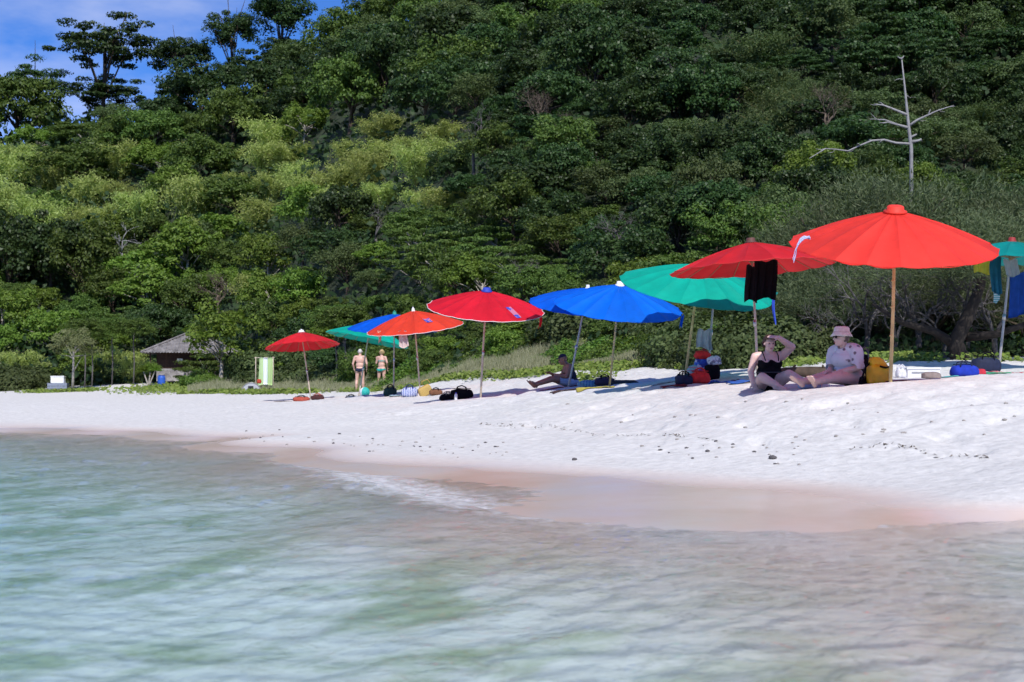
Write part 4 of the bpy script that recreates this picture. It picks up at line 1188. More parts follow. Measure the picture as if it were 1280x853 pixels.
class Body:
    """Limbs and masses that are fused into one continuous skin by a voxel remesh."""
    def __init__(self): self.mb = MB(); self.prim = []
    def cap(self, g, p1, r1, p2, r2):
        self.mb.cone(p1, r1, p2, r2, 14); self.prim.append(('c', g, Vector(p1), r1, Vector(p2), r2))
    def chain(self, g, pts):
        for (a, ra), (b, rb) in zip(pts[:-1], pts[1:]): self.cap(g, a, ra, b, rb)
    def ell(self, g, c, r, m=None):
        self.mb.ball(c, r, 18, 12, m); self.prim.append(('e', g, Vector(c), r, m, None))
    def head(self, c, yaw=0.0, pitch=0.0, roll=0.0, s=1.0):
        M = Euler((pitch, roll, yaw), 'XYZ').to_matrix(); c = Vector(c); self.hc = c; self.hm = M; self.hs = s
        def w(x, y, z): return c + M @ (Vector((x, y, z)) * s)
        def el(p, r): self.ell('head', w(*p), tuple(k * s for k in r), M)
        el((0, 0.012, 0.022), (0.074, 0.094, 0.090)); el((0, -0.020, -0.035), (0.060, 0.070, 0.085)); el((0, -0.062, -0.092), (0.028, 0.024, 0.022))
        el((0, -0.070, 0.030), (0.055, 0.024, 0.018)); el((0.030, -0.072, -0.028), (0.024, 0.020, 0.022)); el((-0.030, -0.072, -0.028), (0.024, 0.020, 0.022))
        self.cap('head', w(0, -0.082, 0.012), 0.009 * s, w(0, -0.106, -0.024), 0.014 * s)
        el((0, -0.084, -0.062), (0.022, 0.014, 0.009)); el((0.077, 0.012, -0.004), (0.010, 0.020, 0.032)); el((-0.077, 0.012, -0.004), (0.010, 0.020, 0.032))
        self.w = w
    def hand(self, g, wrist, d, nrm, curl=0.5, left=True, spread=0.12):
        """palm, four jointed fingers of unequal length and a thumb from the side of the palm."""
        wrist = Vector(wrist); d = Vector(d).normalized(); n = Vector(nrm); n = (n - d * n.dot(d)).normalized(); sx = d.cross(n) * (1 if left else -1)
        pc = wrist + d * 0.045
        self.cap(g, wrist, 0.024, pc, 0.026)
        for k, off in enumerate((-0.030, -0.010, 0.010, 0.030)):
            self.cap(g, wrist + d * 0.015 + sx * off * 0.6, 0.016, wrist + d * 0.085 + sx * off, 0.0125)
        for k, (off, L) in enumerate(((-0.033, 0.072), (-0.011, 0.084), (0.011, 0.078), (0.033, 0.060))):
            p = wrist + d * 0.088 + sx * off; dd = (d + sx * off * spread * 10).normalized()
            ang = 0.25 * curl
            for j, f in enumerate((0.45, 0.32, 0.23)):
                ang2 = ang + curl * (0.45 * j)
                v = dd * math.cos(ang2) - n * math.sin(ang2); e = p + v * L * f
                self.cap(g, p, 0.0095 - 0.001 * j, e, 0.0088 - 0.001 * j); p = e
        t0 = wrist + d * 0.03 - sx * 0.026; t1 = t0 + (d * 0.5 - sx * 0.75 - n * 0.25).normalized() * 0.042; t2 = t1 + (d * 0.85 - sx * 0.3 - n * 0.35).normalized() * 0.034
        self.cap(g, t0, 0.014, t1, 0.0115); self.cap(g, t1, 0.011, t2, 0.009)
    def foot(self, g, ankle, d, up=(0, 0, 1), s=1.0):
        a = Vector(ankle); d = Vector(d).normalized(); up = Vector(up); up = (up - d * up.dot(d)).normalized(); sx = d.cross(up)
        self.cap(g, a - d * 0.03 * s - up * 0.035 * s, 0.034 * s, a + d * 0.10 * s - up * 0.035 * s, 0.034 * s)
        for k in range(5):
            off = (k - 2) * 0.017 * s
            self.cap(g, a + d * 0.08 * s - up * 0.045 * s + sx * off * 0.7, 0.022 * s, a + d * (0.185 - 0.008 * abs(k - 1)) * s - up * 0.052 * s + sx * off * 1.25, 0.0105 * s)
        self.cap(g, a, 0.036 * s, a + d * 0.07 * s - up * 0.03 * s, 0.036 * s)
    def fuse(self, voxel=0.007, smooth=5):
        me = self.mb.mesh('raw'); o = link('raw', me)
        m = o.modifiers.new('r', 'REMESH'); m.mode = 'VOXEL'; m.voxel_size = voxel; m.use_smooth_shade = True
        s = o.modifiers.new('s', 'SMOOTH'); s.factor = 0.5; s.iterations = smooth
        dg = bpy.context.evaluated_depsgraph_get()
        out = bpy.data.meshes.new_from_object(o.evaluated_get(dg))
        bpy.data.objects.remove(o); bpy.data.meshes.remove(me)
        self.me = out
        n = len(out.vertices)
        V = np.empty(n * 3, np.float32); out.vertices.foreach_get('co', V); self.V = V.reshape(-1, 3)
        N = np.empty(n * 3, np.float32); out.vertices.foreach_get('normal', N); self.N = N.reshape(-1, 3)
        k = len(out.loops); li = np.empty(k, np.int32); out.loops.foreach_get('vertex_index', li)
        lt = np.empty(len(out.polygons), np.int32); out.polygons.foreach_get('loop_total', lt)
        ls = np.empty(len(out.polygons), np.int32); out.polygons.foreach_get('loop_start', ls)
        q = ls[lt == 4]; self.Fq = np.stack([li[q], li[q + 1], li[q + 2], li[q + 3]], -1)
        best = np.full(n, 1e9); grp = np.full(n, '', dtype=object)
        for pr in self.prim:
            if pr[0] == 'c':
                a = np.array(pr[2]); b = np.array(pr[4]); ab = b - a
                t = np.clip(((self.V - a) @ ab) / max(ab @ ab, 1e-9), 0, 1)
                dd = np.linalg.norm(self.V - a - t[:, None] * ab, axis=1) - (pr[3] + (pr[5] - pr[3]) * t)
            else:
                L = self.V - np.array(pr[2])
                if pr[4] is not None: L = L @ np.array(pr[4])
                r = np.array(pr[3]); dd = (np.linalg.norm(L / r, axis=1) - 1) * r.min()
            m = dd < best; best = np.where(m, dd, best); grp[m] = pr[1]
        self.grp = grp
    def put(self, root, mat):
        self.me.materials.clear(); self.me.materials.append(mat)
        self.root = root
        return link('body', self.me, root)
    def wear(self, name, mask, mat, off=0.006, folds=0.0, fscale=18.0, seed=0, relax=0):
        keep = mask[self.Fq].all(1)
        fs_ = self.Fq[keep]
        used, inv = np.unique(fs_, return_inverse=True)
        V = self.V[used].astype(float); N = self.N[used]
        o = off
        if folds:
            o = off + folds * (fbm(V[:, 0] * fscale + V[:, 2] * 6, V[:, 2] * fscale * 0.6 + V[:, 1] * fscale, 3, seed) + 0.3)
            o = np.asarray(o)[:, None]
        ob = link(name, np_mesh(name, V + N * o, inv.reshape(-1, 4), mat, True), self.root)
        if relax:
            md = ob.modifiers.new('drape', 'SMOOTH'); md.factor = 0.6; md.iterations = relax
        return ob
    def face(self, hair_mat=None):
        w, s = self.w, self.hs
        for sx in (-1, 1):
            mb = MB(); mb.ball(w(sx * 0.030, -0.080, 0.008), 0.009 * s, 8, 6); mb.build('eye', M_EYE, self.root, True)
        mb = MB(); mb.ball(w(0, -0.094, -0.062), (0.022 * s, 0.006 * s, 0.007 * s), 10, 6, self.hm); mb.build('mouth', M_LIP, self.root, True)
    def headlocal(self):
        return ((self.V - np.array(self.hc)) @ np.array(self.hm)) / self.hs

def hair_child(B, mat, mask_extra=None, off=0.014, name='hair', folds=0.02):
    L = B.headlocal()
    cut = (B.grp == 'head') & ((L[:, 2] > 0.055) | ((L[:, 1] > 0.0) & (L[:, 2] > -0.05)) | ((L[:, 1] > -0.04) & (L[:, 2] > 0.02)))
    return B.wear(name, cut, mat, off, folds, 60.0, 5)

# --- woman in a black swimsuit, sitting, shading her eyes
def woman_black():
    p = on_sand(961, 20.3)
    root = prop(empty('person', p, math.radians(6)), 'woman in a black swimsuit sitting on the sand, one arm raised to shade her eyes', 'person')
    B = Body()
    B.ell('torso', (0, 0, 0.135), (0.20, 0.155, 0.135)); B.ell('torso', (0, -0.02, 0.26), (0.178, 0.15, 0.15)); B.ell('torso', (0, 0.0, 0.40), (0.168, 0.118, 0.15))
    for sx in (-1, 1): B.ell('torso', (sx * 0.082, -0.095, 0.385), (0.082, 0.078, 0.078))
    B.cap('torso', (-0.16, 0.01, 0.495), 0.062, (0.16, 0.01, 0.50), 0.062)
    B.cap('neck', (0, 0.01, 0.50), 0.062, (0, -0.012, 0.60), 0.054)
    B.head((0, -0.035, 0.672), 0.05, 0.12)
    B.chain('armR', [((-0.195, 0.01, 0.485), 0.062), ((-0.255, 0.03, 0.28), 0.050), ((-0.252, -0.07, 0.10), 0.032)]); B.hand('armR', (-0.252, -0.075, 0.085), (0.05, -0.75, -0.35), (0, -0.3, 1), 0.25, False)
    B.chain('armL', [((0.190, 0.0, 0.49), 0.066), ((0.31, -0.09, 0.625), 0.055), ((0.10, -0.17, 0.752), 0.034)]); B.hand('armL', (0.095, -0.172, 0.755), (-1, -0.10, 0.10), (0.1, -0.5, 1), 0.28, True)
    B.chain('legR', [((-0.105, 0, 0.12), 0.105), ((-0.20, -0.36, 0.185), 0.075), ((-0.03, -0.52, 0.075), 0.045)]); B.foot('legR', (-0.03, -0.52, 0.075), (0.75, -0.35, -0.1), (0, -0.2, 1))
    B.chain('legL', [((0.105, 0, 0.12), 0.105), ((0.19, -0.34, 0.225), 0.076), ((0.40, -0.60, 0.085), 0.045)]); B.foot('legL', (0.40, -0.60, 0.085), (0.6, -0.5, 0.25), (-0.2, -0.3, 1))
    B.fuse(0.0075, 5); B.put(root, SK_PINK); B.face()
    x, y, z = B.V[:, 0], B.V[:, 1], B.V[:, 2]
    neck = 0.425 + 0.02 * np.cos(np.abs(x) * 38) * (y < 0) + np.where(y > 0.02, -0.09, 0)
    suit = (B.grp == 'torso') & (z < neck) & (np.abs(x) < 0.21) & ~((z < 0.20) & (np.abs(x) > 0.075 + 0.55 * np.maximum(z - 0.06, 0)) & (y < 0.02))
    S = B.wear('swimsuit', suit, M_BLACK, 0.006)
    for sx in (-1, 1):
        mb = MB(); mb.tube([(sx * 0.095, -0.165, 0.425), (sx * 0.105, -0.11, 0.50), (sx * 0.105, -0.02, 0.566), (sx * 0.10, 0.07, 0.54), (sx * 0.08, 0.125, 0.40)], 0.0075, 6); mb.build('strap', M_BLACK, S, True)
    mb = MB(); pts = []
    for k in range(25):
        a = 2 * math.pi * k / 24; pts.append((0.186 * math.cos(a), -0.02 + 0.158 * math.sin(a), 0.262))
    mb.tube(pts, 0.009, 6, False); mb.build('waist_seam', plain('dark_sheen', (0.05, 0.05, 0.055), 0.35), S, True)
    hair_child(B, plain('hair_dark_brown', (0.045, 0.025, 0.018), 0.6))
    return root
woman_black()

# --- woman with a bucket hat
def hat_mat():
    t = NT('hat_print'); p = t.new('ShaderNodeBsdfPrincipled', Roughness=0.85)
    t.to(t.ramp(t.noise(26.0, 3, 0.6), [(0.42, (0.80, 0.75, 0.68)), (0.5, (0.72, 0.62, 0.56)), (0.58, (0.82, 0.78, 0.72))]).outputs['Color'], p.inputs['Base Color']); t.to(p.outputs[0], t.out.inputs['Surface']); return t.m
def shirt_mat():
    t = NT('printed_shirt'); p = t.new('ShaderNodeBsdfPrincipled', Roughness=0.85)
    tc = t.new('ShaderNodeTexCoord'); v = t.new('ShaderNodeTexVoronoi', Scale=12.0); t.to(tc.outputs['Object'], v.inputs['Vector'])
    n = t.noise(40.0, 3)
    d = t.math('ADD', v.outputs['Distance'], t.math('MULTIPLY', t.math('SUBTRACT', n, 0.5), 0.3))
    s = t.new('ShaderNodeSeparateColor'); t.to(v.outputs['Color'], s.inputs[0])
    f = t.math('MULTIPLY', t.ramp(d, [(0.20, (1, 1, 1)), (0.32, (0, 0, 0))]).outputs['Color'], t.math('GREATER_THAN', s.outputs[0], 0.4))
    t.to(t.mix(f, (0.84, 0.80, 0.86), (0.16, 0.12, 0.16)), p.inputs['Base Color'])
    tr = t.new('ShaderNodeBsdfTranslucent'); tr.inputs['Color'].default_value = (0.8, 0.78, 0.85, 1); mx = t.new('ShaderNodeMixShader', Fac=0.18)
    t.to(p.outputs[0], mx.inputs[1]); t.to(tr.outputs[0], mx.inputs[2]); t.to(mx.outputs[0], t.out.inputs['Surface']); return t.m
def woman_hat():
    p = on_sand(1062, 18.95)
    root = prop(empty('person', p, math.radians(-54)), 'woman in a bucket hat, sunglasses and white printed shirt sitting with her legs stretched out', 'person')
    B = Body()
    B.ell('torso', (0, 0.03, 0.13), (0.195, 0.15, 0.13)); B.ell('torso', (0, -0.02, 0.25), (0.178, 0.155, 0.15)); B.ell('torso', (0, -0.07, 0.385), (0.165, 0.122, 0.145))
    B.ell('torso', (0, -0.135, 0.35), (0.15, 0.085, 0.09))
    B.cap('torso', (-0.155, -0.08, 0.475), 0.06, (0.155, -0.08, 0.475), 0.06)
    B.cap('neck', (0, -0.085, 0.48), 0.06, (0, -0.135, 0.585), 0.054)
    B.head((0, -0.165, 0.645), -0.4, -0.02)
    for sx, g in ((-1, 'armR'), (1, 'armL')):
        B.chain(g, [((sx * 0.185, -0.085, 0.465), 0.06), ((sx * 0.225, -0.10, 0.24), 0.048), ((sx * 0.12, -0.28, 0.20), 0.031)])
        B.hand(g, (sx * 0.115, -0.285, 0.20), (-sx * 0.2, -1, -0.12), (0, 0.1, 1), 0.5, sx > 0)
    for sx, g, kx in ((-1, 'legR', -0.12), (1, 'legL', 0.13)):
        B.chain(g, [((sx * 0.10, 0.0, 0.115), 0.102), ((kx, -0.40, 0.115), 0.072), ((kx * 0.9, -0.62, 0.085), 0.060), ((kx * 0.9, -0.80, 0.060), 0.043)])
        B.foot(g, (kx * 0.9, -0.80, 0.060), (sx * 0.25, -0.65, 0.55), (0, 0.5, 0.8))
    B.fuse(0.0075, 5); B.put(root, SK_PINK); B.face()
    x, y, z = B.V[:, 0], B.V[:, 1], B.V[:, 2]
    arm = (B.grp == 'armL') | (B.grp == 'armR')
    shirt = ((B.grp == 'torso') & (z > 0.235 - 0.10 * (y < -0.10)) & (z < 0.535)) | (arm & (z > 0.225) & (y > -0.16)) | ((B.grp == 'neck') & (z < 0.515))
    B.wear('shirt', shirt, shirt_mat(), 0.020, 0.04, 9.0, 3, 10)
    bik = (B.grp == 'torso') & (z < 0.165 + 0.10 * np.maximum(y, 0)) & ~((np.abs(x) > 0.10) & (y < -0.03))
    B.wear('bikini_bottom', bik, striped('bikini_print', [(0.62, 0.42, 0.06), (0.10, 0.07, 0.04), (0.70, 0.55, 0.18), (0.3, 0.2, 0.05)], 'X', 16.0, 0.7, 'vor'), 0.006)
    w = B.w
    hat = MB(); prof = [(0.128, 0.018), (0.140, 0.014), (0.116, 0.050), (0.100, 0.075), (0.094, 0.125), (0.078, 0.146), (0.03, 0.152), (0.005, 0.153)]
    hat.lathe(prof, 28); hat.v = [tuple(w(v_[0], v_[1] * 1.08 + 0.008, v_[2] + 0.006 * math.sin(5 * math.atan2(v_[1], v_[0])) * (v_[2] < 0.03))) for v_ in hat.v]
    H = hat.build('bucket_hat', hat_mat(), root, True)
    mb = MB()
    pts = []
    for k in range(29):
        a = 2 * math.pi * k / 28; pts.append(w(0.1035 * math.cos(a), 0.1035 * 1.08 * math.sin(a) + 0.008, 0.072))
    mb.tube(pts, 0.006, 5, False); mb.build('hat_band', plain('hat_band', (0.62, 0.5, 0.45), 0.8), H, True)
    gl = MB()
    for sx in (-1, 1): gl.ball(w(sx * 0.034, -0.093, 0.006), (0.029, 0.010, 0.022), 12, 8, B.hm)
    gl.tube([w(-0.01, -0.100, 0.010), w(0.01, -0.100, 0.010)], 0.004, 6)
    for sx in (-1, 1): gl.tube([w(sx * 0.06, -0.088, 0.010), w(sx * 0.078, -0.02, 0.012), w(sx * 0.080, 0.02, 0.010)], 0.004, 6)
    gl.build('sunglasses', plain('dark_lens', (0.012, 0.01, 0.012), 0.15), root, True)
    L = B.headlocal(); B.wear('hair', (B.grp == 'head') & (L[:, 1] > 0.01) & (L[:, 2] < 0.05) & (L[:, 2] > -0.06), plain('hair_grey_brown', (0.16, 0.12, 0.10), 0.7), 0.012, 0.02, 60.0, 8)
    return root
woman_hat()

# --- man sitting in profile beyond the blue umbrellas
def man_sitting():
    p = on_sand(714, 31.2)
    root = prop(empty('person', p, math.radians(-80)), 'tanned man in a dark cap sitting in profile under the blue umbrellas', 'person')
    B = Body()
    B.ell('torso', (0, 0.02, 0.12), (0.175, 0.14, 0.12)); B.ell('torso', (0, -0.03, 0.25), (0.165, 0.135, 0.15)); B.ell('torso', (0, -0.06, 0.39), (0.18, 0.115, 0.14))
    B.cap('torso', (-0.17, -0.07, 0.475), 0.06, (0.17, -0.07, 0.475), 0.06)
    B.cap('neck', (0, -0.09, 0.48), 0.06, (0, -0.16, 0.575), 0.055); B.head((0, -0.19, 0.625), 0.0, 0.35)
    for sx, g in ((-1, 'armR'), (1, 'armL')):
        B.chain(g, [((sx * 0.20, -0.08, 0.465), 0.056), ((sx * 0.24, -0.16, 0.25), 0.045), ((sx * 0.09, -0.40, 0.29), 0.030)])
        B.hand(g, (sx * 0.085, -0.405, 0.295), (-sx * 0.3, -0.8, 0.35), (-sx * 0.4, 0.4, 1), 0.9, sx > 0)
        k = 0.15
        B.chain('leg', [((sx * 0.10, -0.02, 0.115), 0.092), ((sx * k, -0.42, 0.20), 0.066), ((sx * k * 0.8, -0.80, 0.075), 0.042)]); B.foot('leg', (sx * k * 0.8, -0.80, 0.075), (sx * 0.2, -0.6, 0.6), (0, 0.5, 0.7))
    B.fuse(0.009, 4); B.put(root, SK_TAN); B.face()
    x, y, z = B.V[:, 0], B.V[:, 1], B.V[:, 2]
    B.wear('swim_shorts', ((B.grp == 'torso') & (z < 0.17)) | ((B.grp == 'leg') & (y > -0.30)), plain('pale_blue_shorts', (0.38, 0.42, 0.58), 0.8), 0.010, 0.012, 12.0, 4)
    B.wear('vest', (B.grp == 'torso') & (z > 0.15) & (y > -0.06) & (z < 0.52), M_NAVY, 0.012, 0.012, 10.0, 6)
    L = B.headlocal(); B.wear('cap', (B.grp == 'head') & (L[:, 2] > 0.045), M_NAVY, 0.012)
    mb = MB(); w = B.w; mb.ball(w(0, -0.10, 0.050), (0.055, 0.06, 0.008), 14, 6, B.hm); mb.build('cap_visor', M_NAVY, root, True)
    return root
man_sitting()
p = on_sand(714, 31.2) 
_m = Matrix.Rotation(math.radians(-80), 4, 'Z')
ph = prop(empty('phone', p + (_m @ Vector((0, -0.50, 0.345))).to_3d(), math.radians(-80)), 'dark phone in the hands of the sitting man', 'phone')
mb = MB(); mb.box((0, 0, 0), (0.15, 0.07, 0.009)); o = mb.build('case', M_BLACK, ph); o.rotation_euler = (0.7, 0, 0)
mb = MB(); mb.box((0, 0, 0.006), (0.14, 0.062, 0.002)); o = mb.build('screen', plain('phone_glass', (0.02, 0.025, 0.03), 0.1), ph); o.rotation_euler = (0.7, 0, 0)

def standing(u, D, rz, female, label, skin):
    p = on_sand(u, D)
    root = prop(empty('person', p, rz), label, 'person')
    B = Body(); k = 0.95 if female else 1.0
    hw = 0.165 if female else 0.158; sw = 0.155 if female else 0.185
    B.ell('torso', (0, 0, 0.92 * k), (hw + 0.01, 0.125, 0.13)); B.ell('torso', (0, -0.03 * (not female), 1.08 * k), (hw - (0.025 if female else -0.015), 0.12 + 0.02 * (not female), 0.15)); B.ell('torso', (0, 0, 1.27 * k), (sw * 0.95, 0.11, 0.17))
    B.cap('torso', (-sw, 0, 1.40 * k), 0.058, (sw, 0, 1.40 * k), 0.058); B.cap('neck', (0, 0.01, 1.42 * k), 0.058, (0, -0.01, 1.52 * k), 0.052)
    if female:
        for sx in (-1, 1): B.ell('torso', (sx * 0.075, -0.085, 1.24 * k), (0.07, 0.065, 0.07))
    B.head((0, -0.025, 1.60 * k), 0.3 if female else 0.1, 0.05, 0.0, 0.98)
    for sx in (-1, 1):
        st = 0.02 * sx
        B.ell('leg', (sx * 0.08, 0.06, 0.88 * k), (0.09, 0.085, 0.10))
        B.chain('leg', [((sx * 0.092, 0.0, 0.86 * k), 0.088), ((sx * 0.105 + st, -0.01 * sx, 0.48 * k), 0.056), ((sx * 0.11 + st, 0.035 + 0.02 * sx, 0.34 * k), 0.056), ((sx * 0.115 + st, 0.02 * sx, 0.085), 0.036)])
        B.foot('leg', (sx * 0.115 + st, 0.02 * sx, 0.085), (sx * 0.25, -1, 0))
    def arm(sx, el, wr, hd, curl):
        g = 'armL' if sx > 0 else 'armR'
        B.chain(g, [((sx * (sw + 0.015), 0, 1.395 * k), 0.052), (el, 0.042), (wr, 0.028)]); B.hand(g, wr, hd, (-sx, 0, 0.2), curl, sx > 0)
    if female:
        arm(-1, (-0.25, 0.03, 1.12), (-0.20, -0.12, 0.92), (0.1, -0.4, -0.9), 0.5)
        arm(1, (0.24, -0.02, 1.10), (0.30, -0.20, 1.24), (0.25, -0.4, 0.8), 0.7)
    else:
        for sx in (-1, 1): arm(sx, (sx * 0.275, 0.03, 1.13), (sx * 0.25, -0.10, 0.93), (-sx * 0.2, -0.5, -0.8), 0.5)
    B.fuse(0.010, 4); B.put(root, skin); B.face()
    x, y, z = B.V[:, 0], B.V[:, 1], B.V[:, 2]
    low = (B.grp == 'torso') | (B.grp == 'leg')
    B.wear('swim_brief', low & (z < (0.955 if not female else 0.93) * k) & (z > 0.80 * k + 0.45 * np.maximum(np.abs(x) - 0.03, 0)), M_TEALF if female else M_NAVY, 0.006)
    if female: B.wear('bikini_top', (B.grp == 'torso') & (((z > 1.235 * k) & (z < 1.27 * k)) | ((y < -0.05) & (z > 1.17 * k) & (z < 1.32 * k))), M_TEALF, 0.006)
    hair_child(B, plain('hair_blond', (0.50, 0.36, 0.18), 0.6) if female else plain('hair_white', (0.6, 0.57, 0.53), 0.7), off=0.02 if female else 0.007, folds=0.02 if female else 0.006)
    if female:
        mb = MB(); mb.ball(B.w(0, 0.11, 0.05), 0.045, 10, 8); mb.build('hair_bun', plain('hair_blond_bun', (0.50, 0.36, 0.18), 0.6), root, True)
    return root
standing(450, 56, math.radians(176), False, 'man in dark swim briefs standing with his back to the sea under the green umbrella', SK_FAIR)
standing(477, 57, math.radians(160), True, 'woman in a teal bikini standing beside the man in dark briefs, forearm raised', SK_FAIR)
# ------------------------------------------------------------------ bags, towels and laundry
CL = {}
def cm(name, col, **kw):
    if name not in CL: CL[name] = plain('cloth_' + name, col, kw.get('rough', 0.85), kw.get('var', 0.2), kw.get('scale', 14.0), 0.3, 40.0)
    return CL[name]
def hmat(col, transl=0.25, name='hung_cloth'): return plain(name, col, 0.85, 0.18, 8.0, 0.2, 60.0, transl=transl)

def lumpy(size, seed, seg=26, rings=16, pw=0.62, amp=0.10, slump=0.25):
    """Soft, sagging rounded box (a filled bag or a heap of cloth) sitting on z = 0."""
    w, d, h = size; vs_ = []; fs_ = []
    rg = np.random.default_rng(seed); o1, o2 = rg.random(2) * 50
    def sg(v, p): return math.copysign(abs(v) ** p, v)
    for i in range(rings + 1):
        th = min(max(math.pi * i / rings, 0.03), math.pi - 0.03)
        for k in range(seg):
            a = 2 * math.pi * k / seg
            x = sg(math.cos(a), pw) * sg(math.sin(th), pw); y = sg(math.sin(a), pw) * sg(math.sin(th), pw); z = sg(math.cos(th), pw)
            n = float(fbm([o1 + 2.2 * x + 0.7 * z], [o2 + 2.2 * y - 0.9 * z], 3, seed)[0])
            f = 1 + amp * 3.2 * n
            wide = 1 + slump * (0.5 - (z * 0.5 + 0.5)) * 0.5
            vs_.append((x * w / 2 * f * wide, y * d / 2 * f * wide, (z * f * 0.5 + 0.5) * h - 0.012))
    for i in range(rings):
        for k in range(seg):
            a0 = i * seg + k; a1 = i * seg + (k + 1) % seg
            fs_.append((a0, a0 + seg, a1 + seg, a1))
    fs_.append(tuple(range(seg))); fs_.append(tuple(range((rings + 1) * seg - 1, rings * seg - 1, -1)))
    mb = MB(); mb.add(vs_, fs_); return mb

def bag(name, label, u, D, size, mat, smat=None, rz=0.0, seed=1, handles=True, tilt=0.0, amp=0.09, cat='bag', dz=0.0, extra=None):
    p = on_sand(u, D); p.z += dz
    root = prop(empty(name, p, rz), label, cat); root.rotation_euler = (tilt, 0, rz)
    w, d, h = size
    lumpy(size, seed, amp=amp).build('body', mat, root, True)
    smat = smat or M_BLACK
    if handles:
        for sy in (-1, 1):
            mb = MB(); mb.tube([(-w * 0.22, sy * d * 0.38, h * 0.75), (-w * 0.18, sy * d * 0.36, h * 1.12), (0, sy * d * 0.30, h * 1.26), (w * 0.18, sy * d * 0.36, h * 1.10), (w * 0.22, sy * d * 0.38, h * 0.75)], 0.011, 6); mb.build('handle', smat, root, True)
        mb = MB(); mb.tube([(-w * 0.40, 0, h * 0.97), (0, 0.01, h * 1.015), (w * 0.40, 0, h * 0.97)], 0.008, 6); mb.build('zip', smat, root, True)
    return root

def towel(label, u, D, w, d, mat, rz=0.0, crumple=0.05, seed=0, name='towel', cat='towel', thick=0.014):
    """Cloth lying on the sand, following it, with ruckles."""
    cx, cy = at_ground(u, D); nx, ny = max(8, int(w / 0.05)), max(6, int(d / 0.05))
    X, Y = np.meshgrid(np.linspace(-w / 2, w / 2, nx), np.linspace(-d / 2, d / 2, ny))
    X = X + 0.03 * fbm(X * 3, Y * 3, 2, seed); Y = Y + 0.03 * fbm(X * 3 + 9, Y * 3, 2, seed + 3)
    co, si = math.cos(rz), math.sin(rz)
    Wx = cx + X * co - Y * si; Wy = cy + X * si + Y * co
    Z = ground(Wx.ravel(), Wy.ravel()).reshape(X.shape) + thick + 0.008 + crumple * np.abs(fbm(X * 5, Y * 5, 3, seed + 7)) * 2.2
    z0 = gz(cx, cy)
    V = np.c_[X.ravel(), Y.ravel(), Z.ravel() - z0]
    idx = np.arange(nx * ny).reshape(ny, nx)
    Fq = np.stack([idx[:-1, :-1], idx[:-1, 1:], idx[1:, 1:], idx[1:, :-1]], -1).reshape(-1, 4)
    Vb = V.copy(); Vb[:, 2] -= thick; n = len(V)
    edge = np.concatenate([idx[0, :], idx[1:, -1], idx[-1, -2::-1], idx[-2:0:-1, 0]]); e2 = np.roll(edge, -1)
    Fe = np.stack([edge, edge + n, e2 + n, e2], -1)
    me = np_mesh(name, np.concatenate([V, Vb]), np.concatenate([Fq, Fq[:, ::-1] + n, Fe]), mat, True)
    return prop(link(name, me, None, (cx, cy, z0), (0, 0, rz)), label, cat)

def hung(name, label, top, w, h, mat, folds=4, depth=0.03, taper=0.0, rz=0.0, cat='towel', wav=0.03, seed=0, thick=0.008):
    """Cloth hanging from its upper edge in vertical folds."""
    nx, ny = max(14, folds * 8), 14
    X, T = np.meshgrid(np.linspace(-0.5, 0.5, nx), np.linspace(0, 1, ny))
    fd = np.sin(X * folds * 6.283 + seed) * depth * (0.3 + 0.9 * T) + 0.4 * depth * np.sin(X * folds * 13.1 + 2.1 * T + seed)
    W = w * (1 - taper * T)
    V = np.c_[(X * W).ravel() + 0.02 * np.sin(T.ravel() * 3 + seed), fd.ravel(), (-(T * h) + wav * np.sin(X * 5.1 + seed) * T - 0.02 * np.cos(X * 9) * (1 - T)).ravel()]
    idx = np.arange(nx * ny).reshape(ny, nx); n = len(V)
    Fq = np.stack([idx[:-1, :-1], idx[:-1, 1:], idx[1:, 1:], idx[1:, :-1]], -1).reshape(-1, 4)
    Vb = V.copy(); Vb[:, 1] += thick
    edge = np.concatenate([idx[0, :], idx[1:, -1], idx[-1, -2::-1], idx[-2:0:-1, 0]]); e2 = np.roll(edge, -1)
    me = np_mesh(name, np.concatenate([V, Vb]), np.concatenate([Fq, Fq[:, ::-1] + n, np.stack([edge, e2, e2 + n, edge + n], -1)]), mat, True)
    return prop(link(name, me, None, top, (0, 0, rz)), label, cat)

def banded(name, stops, w):
    t = NT(name); p_ = t.new('ShaderNodeBsdfPrincipled', Roughness=0.85)
    tc = t.new('ShaderNodeTexCoord'); sx_ = t.new('ShaderNodeSeparateXYZ'); t.to(tc.outputs['Object'], sx_.inputs[0])
    r = t.ramp(t.math('ADD', t.math('DIVIDE', sx_.outputs['X'], w), 0.5), stops); r.color_ramp.interpolation = 'CONSTANT'
    t.to(r.outputs['Color'], p_.inputs['Base Color']); t.to(p_.outputs[0], t.out.inputs['Surface']); return t.m
